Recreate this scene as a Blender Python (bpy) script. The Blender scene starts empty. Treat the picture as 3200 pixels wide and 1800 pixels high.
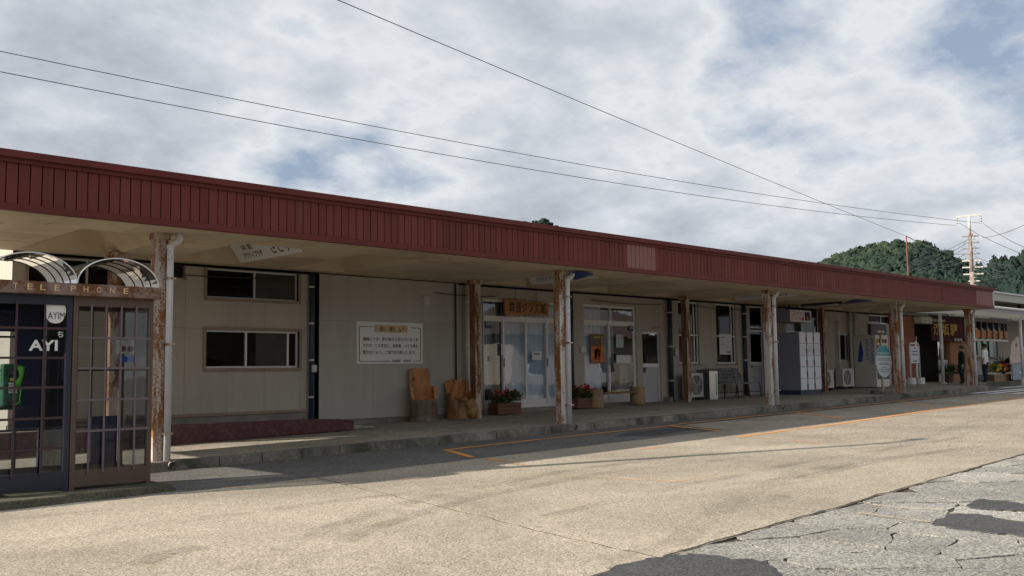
import bpy, math, random
import numpy as np
from mathutils import Vector, Matrix
random.seed(7); RNG = np.random.default_rng(7)
scn = bpy.context.scene
col = scn.collection
rad = math.radians

# ---------------------------------------------------------------- camera
F_PX, YAW, PITCH, ROLL, CAM_H = 3012.47, rad(44.430), rad(4.990), rad(-0.7587), 1.5
_f = np.array([math.sin(YAW)*math.cos(PITCH), math.cos(YAW)*math.cos(PITCH), math.sin(PITCH)])
_r0 = np.array([math.cos(YAW), -math.sin(YAW), 0.0]); _u0 = np.cross(_r0, _f)
_r = _r0*math.cos(ROLL) + _u0*math.sin(ROLL); _u = _u0*math.cos(ROLL) - _r0*math.sin(ROLL)
CAM = np.array([0, 0, CAM_H])
cd = bpy.data.cameras.new('camera'); cam = bpy.data.objects.new('camera', cd); col.objects.link(cam)
cd.sensor_width = 36; cd.lens = F_PX/3200*36; cd.clip_start = .05; cd.clip_end = 6000
cam.matrix_world = Matrix(((_r[0], _u[0], -_f[0], 0), (_r[1], _u[1], -_f[1], 0), (_r[2], _u[2], -_f[2], CAM_H), (0, 0, 0, 1)))
scn.camera = cam

# ---------------------------------------------------------------- light
SUN = Vector((-1.65, 0.72, 1.0)).normalized()          # towards the sun
SUN_EL = math.asin(SUN.z); SUN_AZ = math.atan2(SUN.x, SUN.y)
sd = bpy.data.lights.new('sun', 'SUN'); sd.energy = 5.0; sd.angle = rad(.53); sd.color = (1, .905, .775)
so = bpy.data.objects.new('sun', sd); col.objects.link(so); so.location = (-30, 30, 40)
so.rotation_euler = SUN.to_track_quat('Z', 'Y').to_euler()
scn.view_settings.view_transform = 'Standard'; scn.view_settings.look = 'None'
scn.view_settings.exposure = 0.76; scn.view_settings.gamma = 1
scn.cycles.use_denoising = True
scn.cycles.max_bounces = 8; scn.cycles.transparent_max_bounces = 16
scn.cycles.sample_clamp_indirect = 6
try: scn.cycles.use_adaptive_sampling = True
except Exception: pass

class NT:
    """tiny node helper"""
    def __init__(s, nt): s.t = nt; s.t.nodes.clear()
    def n(s, kind, **kw):
        x = s.t.nodes.new(kind)
        for k, v in kw.items():
            if k in ('op',): x.operation = v
            elif hasattr(x, k): setattr(x, k, v)
        return x
    def l(s, a, b): s.t.links.new(a, b)
    def val(s, inp, v):
        if hasattr(v, 'is_output') or isinstance(v, bpy.types.NodeSocket): s.l(v, inp)
        else: inp.default_value = v
    def math(s, op, a, b=0.0, clamp=False):
        x = s.n('ShaderNodeMath'); x.operation = op; x.use_clamp = clamp
        s.val(x.inputs[0], a); s.val(x.inputs[1], b); return x.outputs[0]
    def mix(s, fac, a, b, mode='MIX'):
        x = s.n('ShaderNodeMix'); x.data_type = 'RGBA'; x.blend_type = mode
        s.val(x.inputs[0], fac); s.val(x.inputs[6], a if not isinstance(a, tuple) else (*a, 1)[:4]); s.val(x.inputs[7], b if not isinstance(b, tuple) else (*b, 1)[:4])
        return x.outputs[2]
    def ramp(s, fac, stops):
        x = s.n('ShaderNodeValToRGB'); e = x.color_ramp.elements
        while len(e) < len(stops): e.new(.5)
        for i, (p, c) in enumerate(stops):
            e[i].position = p; e[i].color = (c, c, c, 1) if not isinstance(c, tuple) else (*c, 1)[:4]
        s.val(x.inputs[0], fac); return x.outputs[0]
    def noise(s, vec, scale, detail=4, rough=.55, dist=0):
        x = s.n('ShaderNodeTexNoise'); x.inputs['Scale'].default_value = scale; x.inputs['Detail'].default_value = detail
        x.inputs['Roughness'].default_value = rough; x.inputs['Distortion'].default_value = dist
        if vec is not None: s.l(vec, x.inputs['Vector'])
        return x.outputs['Fac']
    def mapping(s, vec, scale=(1, 1, 1), loc=(0, 0, 0)):
        x = s.n('ShaderNodeMapping'); x.inputs['Scale'].default_value = scale; x.inputs['Location'].default_value = loc
        s.l(vec, x.inputs['Vector']); return x.outputs[0]

# world: Nishita sky with broken stratocumulus, even all round
w = bpy.data.worlds.new('World'); scn.world = w; w.use_nodes = True
N = NT(w.node_tree)
sky = N.n('ShaderNodeTexSky'); sky.sky_type = 'NISHITA'; sky.sun_disc = False
sky.sun_elevation = SUN_EL; sky.sun_rotation = SUN_AZ; sky.air_density = 1.0; sky.dust_density = 1.2
tc = N.n('ShaderNodeTexCoord')
sep = N.n('ShaderNodeSeparateXYZ'); N.l(tc.outputs['Generated'], sep.inputs[0])
zz = N.math('ADD', N.math('MAXIMUM', sep.outputs[2], 0.0), .34)
cmb = N.n('ShaderNodeCombineXYZ')
N.l(N.math('DIVIDE', sep.outputs[0], zz), cmb.inputs[0]); N.l(N.math('DIVIDE', sep.outputs[1], zz), cmb.inputs[1])
uv = N.mapping(cmb.outputs[0], (1, 1, 1), (5.6, 3.2, 0))
n1 = N.noise(uv, 1.25, 11, .55, .05)
n2 = N.noise(N.mapping(uv, (1, 1, 1), (9.3, 4.4, 2)), 4.4, 11, .60, .05)
n3 = N.noise(N.mapping(uv, (1, 1, 1), (1.3, 14.4, 5)), .85, 3, .5, .1)
dens = N.math('ADD', N.math('MULTIPLY', n1, .62), N.math('MULTIPLY', n2, .38))
dens = N.math('ADD', dens, N.math('MULTIPLY', N.math('SUBTRACT', n3, .5), .34))
mask = N.ramp(dens, [(.37, 0.0), (.47, 1.0)])
shade = N.ramp(dens, [(.38, (1.0, 1.0, 1.0)), (.475, (.98, .985, .99)), (.54, (.73, .765, .81)), (.62, (.53, .565, .62))])
skyc = N.mix(1.0, sky.outputs[0], (.13, .13, .135), 'MULTIPLY')
blue = N.mix(.75, skyc, (.64, .80, 1.04))
clouds = N.mix(1.0, shade, (1.40, 1.425, 1.46), 'MULTIPLY')
skyfin = N.mix(N.math('MULTIPLY', mask, .93), blue, clouds)
bg = N.n('ShaderNodeBackground'); N.l(skyfin, bg.inputs[0]); bg.inputs[1].default_value = .35
out = N.n('ShaderNodeOutputWorld'); N.l(bg.outputs[0], out.inputs[0])

# ---------------------------------------------------------------- measuring helpers (pixel of the photo -> point on a real plane)
def ray(x, y): return _f + (x-1600)/F_PX*_r - (y-900)/F_PX*_u
def at(x, y, Y):
    d = ray(x, y); return CAM + d*(Y/d[1])
def atZ(x, y, Z):
    d = ray(x, y); return CAM + d*((Z-CAM_H)/d[2])
def atD(x, y, D):
    d = ray(x, y); return CAM + d*(D/math.hypot(d[0], d[1]))
def zr(X): return .17 + .0137*min(max(X, -40), 40)          # road
PA, PB, PC = .285, .0144, .02
def zp(X, Y): return PA + PB*min(X, 36) + PC*(Y-12.5)         # pavement
def road(x, y):
    d = ray(x, y); t = (.17-CAM_H)/(d[2]-.0137*d[0]); return CAM + d*t
def pav(x, y):
    d = ray(x, y); t = (PA-PC*12.5-CAM_H)/(d[2]-PB*d[0]-PC*d[1]); return CAM + d*t
YW = 15.93
def wr(x0, y0, x1, y1, Y=YW):
    xm, ym = (x0+x1)/2, (y0+y1)/2
    return at(x0, ym, Y)[0], at(x1, ym, Y)[0], at(xm, y1, Y)[2], at(xm, y0, Y)[2]   # X0 X1 z0 z1

# ---------------------------------------------------------------- materials
MATS = {}
def pbr(name, base, rough=.6, var=.12, scale=4, bump=0, bscale=60, metal=0, spec=.5, dirt=None, dirt_amt=.3, dirt_scale=2.5, streak=False, emit=None, ovar=0, drip=None):
    if name in MATS: return MATS[name]
    m = bpy.data.materials.new(name); m.use_nodes = True; N = NT(m.node_tree)
    o = N.n('ShaderNodeOutputMaterial'); b = N.n('ShaderNodeBsdfPrincipled'); N.l(b.outputs[0], o.inputs[0])
    g = N.n('ShaderNodeNewGeometry'); pos = g.outputs['Position']
    if streak: pos2 = N.mapping(pos, (1, 1, .18))
    else: pos2 = pos
    f = N.ramp(N.noise(pos2, scale, 6, .6), [(.25, 1-var), (.75, 1+var)])
    c = N.mix(1.0, tuple(base), f, 'MULTIPLY')
    if dirt:
        dm = N.ramp(N.noise(pos2, dirt_scale, 8, .65, .3), [(.48, 0.0), (.72, dirt_amt)])
        c = N.mix(dm, c, tuple(dirt))
    if drip:
        dr = N.ramp(N.noise(N.mapping(pos, (5.5, 5.5, .16)), 1.6, 5, .6), [(.55, 0.0), (.75, drip[1])]); c = N.mix(dr, c, tuple(drip[0]))
        sp_ = N.ramp(N.noise(pos, 16, 3, .55), [(.70, 0.0), (.76, drip[1]*1.4)]); c = N.mix(sp_, c, tuple(v*.6 for v in drip[0]))
    if ovar:
        oi = N.n('ShaderNodeObjectInfo'); c = N.mix(1.0, c, N.ramp(oi.outputs['Random'], [(0, 1-ovar), (1, 1+ovar)]), 'MULTIPLY')
    N.l(c, b.inputs['Base Color'])
    b.inputs['Roughness'].default_value = rough; b.inputs['Metallic'].default_value = metal
    b.inputs['Specular IOR Level'].default_value = spec
    if bump:
        bp = N.n('ShaderNodeBump'); bp.inputs['Strength'].default_value = bump; bp.inputs['Distance'].default_value = .02
        N.l(N.noise(pos, bscale, 4, .6), bp.inputs['Height']); N.l(bp.outputs[0], b.inputs['Normal'])
    if emit:
        b.inputs['Emission Color'].default_value = (*emit[0], 1); b.inputs['Emission Strength'].default_value = emit[1]
    MATS[name] = m; return m

def rusty(name, paint, rust, lo=.48, hi=.58, scale=5, rough=.6, vs=.35):
    if name in MATS: return MATS[name]
    m = bpy.data.materials.new(name); m.use_nodes = True; N = NT(m.node_tree)
    o = N.n('ShaderNodeOutputMaterial'); b = N.n('ShaderNodeBsdfPrincipled'); N.l(b.outputs[0], o.inputs[0])
    g = N.n('ShaderNodeNewGeometry'); pos = g.outputs['Position']; pv = N.mapping(pos, (1, 1, vs))
    a = N.noise(pv, scale, 10, .68, .4); a2 = N.noise(pos, scale*9, 5, .6)
    f = N.math('ADD', N.math('MULTIPLY', a, .72), N.math('MULTIPLY', a2, .28))
    mk = N.ramp(f, [(lo, 0.0), (hi, 1.0)])
    rc = N.mix(N.noise(pos, scale*5, 5, .6), tuple(rust), tuple(v*.35 for v in rust))
    pc = N.mix(N.ramp(N.noise(pv, scale*1.7, 7, .6), [(.4, 0.0), (.75, .45)]), tuple(paint), tuple(p*.6+q*.25 for p, q in zip(paint, rust)))
    N.l(N.mix(mk, pc, rc), b.inputs['Base Color'])
    N.l(N.ramp(mk, [(0, rough-.15), (1, .95)]), b.inputs['Roughness'])
    bp = N.n('ShaderNodeBump'); bp.inputs['Strength'].default_value = .35; bp.inputs['Distance'].default_value = .01
    N.l(N.math('MULTIPLY', mk, N.noise(pos, 60, 4)), bp.inputs['Height']); N.l(bp.outputs[0], b.inputs['Normal'])
    MATS[name] = m; return m

def aggregate(name, c0, c1, scale=55, rough=.9, blot=.18, blot_scale=.6, stain=None, bump=.35, st=(.60, .75), ovar=0):
    """stony road surface: stones of varied tone, blotches, oil and wheel stains"""
    m = bpy.data.materials.new(name); m.use_nodes = True; N = NT(m.node_tree)
    o = N.n('ShaderNodeOutputMaterial'); b = N.n('ShaderNodeBsdfPrincipled'); N.l(b.outputs[0], o.inputs[0])
    g = N.n('ShaderNodeNewGeometry'); pos = g.outputs['Position']
    v = N.n('ShaderNodeTexVoronoi'); v.inputs['Scale'].default_value = scale; N.l(pos, v.inputs['Vector'])
    vs = N.n('ShaderNodeSeparateColor'); N.l(v.outputs['Color'], vs.inputs[0])
    fine = N.noise(pos, scale*.45, 5, .7)
    f = N.math('ADD', N.math('MULTIPLY', vs.outputs[0], .55), N.math('MULTIPLY', fine, .6))
    c = N.mix(N.ramp(f, [(.30, 0.0), (.85, 1.0)]), tuple(c0), tuple(c1))
    big = N.ramp(N.noise(pos, blot_scale, 8, .62, .6), [(.3, 1-blot), (.7, 1+blot)])
    c = N.mix(1.0, c, big, 'MULTIPLY')
    mid = N.ramp(N.noise(pos, 5.5, 7, .72, .2), [(.33, .93), (.67, 1.06)])
    c = N.mix(1.0, c, mid, 'MULTIPLY')
    if stain:
        stm = N.ramp(N.noise(N.mapping(pos, (.35, 1.2, 1) if st[0] > .55 else (1.6, 1.2, 1.2), (4, 2, 0)), .8, 7, .6, .8), [(st[0], 0.0), (st[1], .5 if st[0] > .55 else .85)])
        c = N.mix(stm, c, tuple(stain))
        sp = N.ramp(N.noise(pos, 7, 2, .5), [(.73, 0.0), (.76, .7)])
        c = N.mix(sp, c, tuple(x*.45 for x in stain))
    if ovar:
        oi = N.n('ShaderNodeObjectInfo'); c = N.mix(1.0, c, N.ramp(oi.outputs['Random'], [(0, 1-ovar), (1, 1+ovar)]), 'MULTIPLY')
    N.l(c, b.inputs['Base Color']); b.inputs['Roughness'].default_value = rough; b.inputs['Specular IOR Level'].default_value = .25
    bp = N.n('ShaderNodeBump'); bp.inputs['Strength'].default_value = bump; bp.inputs['Distance'].default_value = .012
    N.l(f, bp.inputs['Height']); N.l(bp.outputs[0], b.inputs['Normal'])
    MATS[name] = m; return m

def worn_paint(name, base, lo, hi, scale=14):
    m = bpy.data.materials.new(name); m.use_nodes = True; N = NT(m.node_tree)
    o = N.n('ShaderNodeOutputMaterial'); b = N.n('ShaderNodeBsdfPrincipled'); t = N.n('ShaderNodeBsdfTransparent'); mx = N.n('ShaderNodeMixShader')
    g = N.n('ShaderNodeNewGeometry'); pos = g.outputs['Position']
    a = N.noise(pos, 1.1, 4, .6, .3); d = N.noise(pos, scale*3, 5, .75)
    f = N.math('ADD', N.math('MULTIPLY', a, .55), N.math('MULTIPLY', d, .45))
    mk = N.ramp(f, [(lo, 0.0), (hi, 1.0)])
    c = N.mix(N.noise(pos, 30, 4), tuple(base), tuple(x*.75 for x in base)); N.l(c, b.inputs['Base Color']); b.inputs['Roughness'].default_value = .8
    N.l(mk, mx.inputs[0]); N.l(t.outputs[0], mx.inputs[1]); N.l(b.outputs[0], mx.inputs[2]); N.l(mx.outputs[0], o.inputs[0])
    MATS[name] = m; return m

def glass(name, tint=(.8, .85, .88), rough=.015, refl=1.0):
    m = bpy.data.materials.new(name); m.use_nodes = True; N = NT(m.node_tree)
    o = N.n('ShaderNodeOutputMaterial'); t = N.n('ShaderNodeBsdfTransparent'); gl = N.n('ShaderNodeBsdfGlossy'); mx = N.n('ShaderNodeMixShader')
    t.inputs[0].default_value = (*tint, 1); gl.inputs['Roughness'].default_value = rough
    fr = N.n('ShaderNodeFresnel'); fr.inputs[0].default_value = 1.5
    bp = N.n('ShaderNodeBump'); bp.inputs['Strength'].default_value = .04; bp.inputs['Distance'].default_value = .05
    g = N.n('ShaderNodeNewGeometry'); N.l(N.noise(g.outputs['Position'], 1.5, 2), bp.inputs['Height']); N.l(bp.outputs[0], gl.inputs['Normal'])
    N.l(N.math('MULTIPLY', fr.outputs[0], refl*1.9, True), mx.inputs[0]); N.l(t.outputs[0], mx.inputs[1]); N.l(gl.outputs[0], mx.inputs[2]); N.l(mx.outputs[0], o.inputs[0])
    MATS[name] = m; return m

def wood(name, c0, c1, scale=18, axis='z', rough=.65, knots=False):
    m = bpy.data.materials.new(name); m.use_nodes = True; N = NT(m.node_tree)
    o = N.n('ShaderNodeOutputMaterial'); b = N.n('ShaderNodeBsdfPrincipled'); N.l(b.outputs[0], o.inputs[0])
    g = N.n('ShaderNodeNewGeometry'); s = {'z': (1, 1, .08), 'x': (.08, 1, 1), 'y': (1, .08, 1)}[axis]
    p = N.mapping(g.outputs['Position'], s)
    f = N.noise(p, scale, 8, .65, .6); c = N.mix(N.ramp(f, [(.3, 0.0), (.7, 1.0)]), tuple(c0), tuple(c1))
    f2 = N.ramp(N.noise(g.outputs['Position'], 5, 5, .6), [(.35, .75), (.7, 1.12)]); c = N.mix(1.0, c, f2, 'MULTIPLY')
    N.l(c, b.inputs['Base Color']); b.inputs['Roughness'].default_value = rough
    bp = N.n('ShaderNodeBump'); bp.inputs['Strength'].default_value = .3; bp.inputs['Distance'].default_value = .01; N.l(f, bp.inputs['Height']); N.l(bp.outputs[0], b.inputs['Normal'])
    MATS[name] = m; return m

def foliage(name, c0, c1, c2, scale=.05):
    m = bpy.data.materials.new(name); m.use_nodes = True; N = NT(m.node_tree)
    o = N.n('ShaderNodeOutputMaterial'); b = N.n('ShaderNodeBsdfPrincipled'); N.l(b.outputs[0], o.inputs[0])
    a = N.n('ShaderNodeAttribute'); a.attribute_name = 'tint'
    c = N.ramp(a.outputs['Fac'], [(0, c0), (.5, c1), (1, c2)])
    N.l(c, b.inputs['Base Color']); b.inputs['Roughness'].default_value = .8; b.inputs['Specular IOR Level'].default_value = .2
    MATS[name] = m; return m

M_fascia = pbr('fascia_paint', (.140, .035, .028), .65, .16, 1.1, .05, 40, spec=.18, dirt=(.075, .022, .018), dirt_amt=.45, dirt_scale=2.2, streak=True, ovar=.10, drip=((.17, .075, .055), .40))
M_fascia_dk = pbr('fascia_backing', (.012, .006, .006), .9, spec=.05)
M_fascia_trim = pbr('fascia_trim_paint', (.122, .028, .022), .6, .16, 1.5, spec=.2)
M_fascia_pale = pbr('fascia_faded_paint', (.235, .115, .10), .65, .10, 2, spec=.2)
M_soffit = pbr('soffit_board', (.56, .47, .34), .85, .10, .7, .05, 30, dirt=(.26, .18, .10), dirt_amt=.55, dirt_scale=1.0, ovar=.06)
M_coffer = pbr('coffer_board', (.52, .43, .305), .85, .10, .9, dirt=(.28, .20, .12), dirt_amt=.35, dirt_scale=1.2)
M_wall = pbr('wall_render', (.41, .375, .315), .85, .09, .8, .08, 60, dirt=(.27, .235, .185), dirt_amt=.5, dirt_scale=1.6, streak=True, ovar=.03, drip=((.24, .20, .155), .13))
M_wall2 = pbr('wall_render_grey', (.41, .388, .343), .85, .08, .8, .08, 60, dirt=(.28, .25, .205), dirt_amt=.5, dirt_scale=1.5, streak=True, ovar=.03, drip=((.25, .215, .17), .13))
M_found = pbr('foundation_concrete', (.22, .20, .17), .9, .2, 3, .2, 50, dirt=(.08, .08, .06), dirt_amt=.5)
M_frame = pbr('window_frame_wood', (.26, .20, .145), .7, .15, 3)
M_alu = pbr('aluminium_frame', (.62, .62, .63), .35, .06, 3, metal=.25)
M_aluw = pbr('white_aluminium', (.66, .64, .62), .4, .06, 3)
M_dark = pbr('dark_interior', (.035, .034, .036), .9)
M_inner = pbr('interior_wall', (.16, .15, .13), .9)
M_curt = pbr('pale_curtain', (.66, .77, .86), .9, .06, 3)
M_glass = glass('door_glass', (.90, .93, .95), .01, 1.7)
M_glassd = glass('dark_glass', (.42, .43, .44), .05, .40)
M_glassb = glass('booth_glass', (.72, .75, .77), .01, .40)
M_glasss = glass('booth_side_glass', (.55, .57, .58), .02, .08)
M_navy = pbr('navy_pipe', (.028, .040, .075), .5, .2, 3)
M_white = rusty('post_white_rust', (.58, .55, .50), (.32, .125, .032), .50, .57, 3.2)
M_rust = rusty('post_rust', (.50, .45, .40), (.34, .135, .034), .455, .53, 4.0, vs=.25)
M_rustall = rusty('heavy_rust', (.44, .38, .31), (.27, .110, .032), .465, .54, 5.5, vs=.28)
M_brownrust = rusty('brown_rust', (.25, .16, .10), (.20, .080, .025), .40, .56, 4, vs=.3)
M_pipe = rusty('pipe_white_paint', (.66, .66, .66), (.15, .17, .19), .585, .63, 4.5, vs=.6)
M_concrete = aggregate('forecourt_concrete', (.150, .130, .103), (.455, .400, .318), 98, .92, .26, .38, (.17, .14, .105), .25)
M_tan = aggregate('coarse_concrete', (.10, .086, .068), (.43, .375, .30), 70, .92, .24, .6, (.15, .125, .10), .4)
M_asph = aggregate('old_asphalt', (.055, .053, .050), (.17, .165, .155), 60, .9, .2, .7, (.05, .045, .04), .4)
M_asph_new = aggregate('fresh_asphalt', (.028, .028, .030), (.085, .085, .088), 80, .85, .15, 1.2, None, .3)
M_broken = aggregate('weathered_asphalt', (.10, .098, .090), (.38, .372, .338), 80, .92, .22, .8, (.15, .14, .12), .5, ovar=.13)
M_crack = aggregate('crack_soil', (.030, .026, .020), (.085, .073, .055), 60)
M_pave = aggregate('pavement_concrete', (.17, .15, .12), (.36, .33, .27), 45, .9, .22, .9, (.11, .095, .075), .2)
M_kerb = aggregate('kerb_concrete', (.12, .11, .09), (.235, .215, .18), 90, .9, .42, 1.5, (.045, .045, .034), .2, (.46, .62))
M_orange = worn_paint('orange_line_paint', (.76, .30, .045), .39, .46)
M_orange_worn = worn_paint('orange_line_paint_worn', (.62, .30, .10), .52, .60)
M_sand = worn_paint('faint_line_paint', (.62, .47, .30), .50, .62)
M_tyre = worn_paint('tyre_dirt', (.13, .11, .088), .46, 1.25)
M_tyre2 = worn_paint('tyre_dirt_faint', (.15, .125, .098), .44, 1.9)
M_whitep = worn_paint('white_line_paint', (.72, .71, .68), .36, .44)
M_maroon = pbr('maroon_paint', (.070, .017, .019), .7, .2, 3, .1, 40, dirt=(.20, .15, .14), dirt_amt=.35, dirt_scale=14)
M_sign = pbr('sign_white', (.68, .68, .67), .5, .05, 2)
M_black = pbr('black_print', (.02, .018, .016), .6)
M_brownp = pbr('brown_print', (.10, .025, .025), .6)
M_woodplate = wood('pale_wood_print', (.50, .38, .19), (.60, .47, .25), 30, 'x')
M_signwood = wood('sign_board_wood', (.30, .115, .032), (.48, .21, .065), 26, 'x', .5)
M_inner_wood = wood('carved_wood', (.34, .135, .032), (.50, .215, .06), 14, 'z', .45)
M_bark = wood('log_bark', (.12, .095, .075), (.25, .20, .155), 45, 'z', .9)
M_root = wood('root_wood', (.15, .078, .028), (.38, .205, .075), 16, 'z', .6)
M_log = wood('peeled_log', (.20, .125, .06), (.38, .25, .13), 30, 'z', .7)
M_plank = wood('plank_wood', (.13, .07, .035), (.22, .125, .06), 30, 'x', .7)
M_planter = wood('planter_wood', (.10, .035, .018), (.17, .062, .030), 30, 'x', .6)
M_soil = pbr('soil', (.04, .03, .02), .95)
M_leafg = foliage('plant_leaves', (.012, .035, .012), (.03, .075, .02), (.06, .12, .03))
M_redfl = pbr('red_petals', (.42, .015, .02), .6, .3, 30)
M_yellowfl = pbr('yellow_petals', (.70, .50, .04), .6, .2, 30)
M_acw = pbr('ac_casing', (.52, .50, .46), .5, .06, 3)
M_acd = pbr('ac_dark_metal', (.05, .05, .055), .5)
M_steel = pbr('stainless_steel', (.55, .54, .50), .28, .08, 4, metal=.9)
M_benchp = pbr('bench_grey_paint', (.125, .13, .14), .6, .2, 6)
M_iron = pbr('iron_leg', (.035, .026, .022), .7)
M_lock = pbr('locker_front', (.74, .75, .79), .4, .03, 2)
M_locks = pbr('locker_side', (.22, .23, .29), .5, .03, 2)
M_red = pbr('red_plastic', (.55, .03, .025), .5)
M_blue = pbr('blue_print', (.02, .06, .35), .5)
M_bluesign = pbr('blue_sign', (.012, .030, .22), .5)
M_brick = pbr('red_brick', (.34, .105, .045), .85, .3, 9, .2, 60)
M_brick2 = pbr('light_brick', (.46, .22, .12), .85, .3, 9, .2, 60)
M_mortar = pbr('mortar', (.16, .10, .075), .95)
M_noren = pbr('noren_cloth', (.070, .012, .016), .9, .15, 5)
M_gold = pbr('gold_print', (.62, .36, .035), .6)
M_teal = pbr('teal_paint', (.02, .22, .24), .5)
M_timetable = pbr('timetable_face', (.42, .47, .46), .5, .06, 3)
M_green = pbr('phone_green', (.014, .115, .048), .4)
M_green2 = pbr('handset_green', (.12, .46, .05), .35)
M_boothf = pbr('booth_blue_frame', (.011, .015, .032), .45, .2, 3)
M_boothb = rusty('booth_bronze_frame', (.085, .056, .042), (.10, .045, .02), .58, .66, 3)
M_bars = pbr('booth_bars', (.12, .092, .105), .5, .1, 3)
M_barsd = pbr('booth_bars_dark', (.036, .016, .022), .5, .1, 3)
M_header = rusty('booth_header', (.20, .14, .125), (.17, .070, .028), .47, .58, 3.4, vs=1)
M_acryl = glass('smoky_acrylic', (.40, .385, .42), .05, .9)
M_acrrib = pbr('acrylic_rib', (.02, .02, .022), .5)
M_letters = pbr('etched_letters', (.66, .44, .24), .55)
M_deepblue = pbr('deep_blue_panel', (.006, .012, .055), .4)
M_roofm = pbr('roof_metal', (.30, .28, .25), .6, .1, 2)
M_eave = pbr('eave_fascia', (.48, .46, .38), .7, .1, 2)
M_corr = pbr('corrugated_edge', (.33, .30, .30), .6, .1, 3)
M_galv = pbr('galvanised_pole', (.62, .60, .57), .55, .12, 2)
M_polewhite = pbr('pole_concrete', (.48, .45, .42), .8, .1, 2)
M_polerust = rusty('pole_red', (.30, .26, .235), (.16, .075, .05), .45, .60, 2)
M_arm = pbr('crossarm', (.60, .58, .52), .6)
M_armdk = pbr('crossarm_weathered', (.25, .26, .24), .7)
M_wire = pbr('wire_black', (.03, .03, .032), .6)
M_mast = pbr('mast_red', (.16, .035, .022), .6, .2, 2)
M_insul = pbr('porcelain', (.75, .74, .72), .25)
M_tile = pbr('roof_tile', (.075, .045, .038), .6, .2, 2)
M_skin = pbr('skin', (.34, .19, .13), .6)
M_shirt = pbr('white_shirt', (.93, .93, .95), .85, .05, 6)
M_trous = pbr('navy_cloth', (.012, .014, .030), .9)
M_blackcl = pbr('black_cloth', (.010, .009, .010), .9)
M_hair = pbr('dark_hair', (.015, .012, .010), .6)
M_screen = pbr('vending_window', (.62, .36, .30), .25, .25, 14)
M_vend = pbr('vending_white', (.60, .59, .52), .4, .05, 2)
M_paper = pbr('paper', (.62, .64, .62), .7, .1, 20)
M_crab = pbr('orange_poster', (.42, .13, .025), .5, .6, 14)
M_crabd = pbr('dark_poster', (.10, .055, .03), .5, .5, 14)

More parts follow.
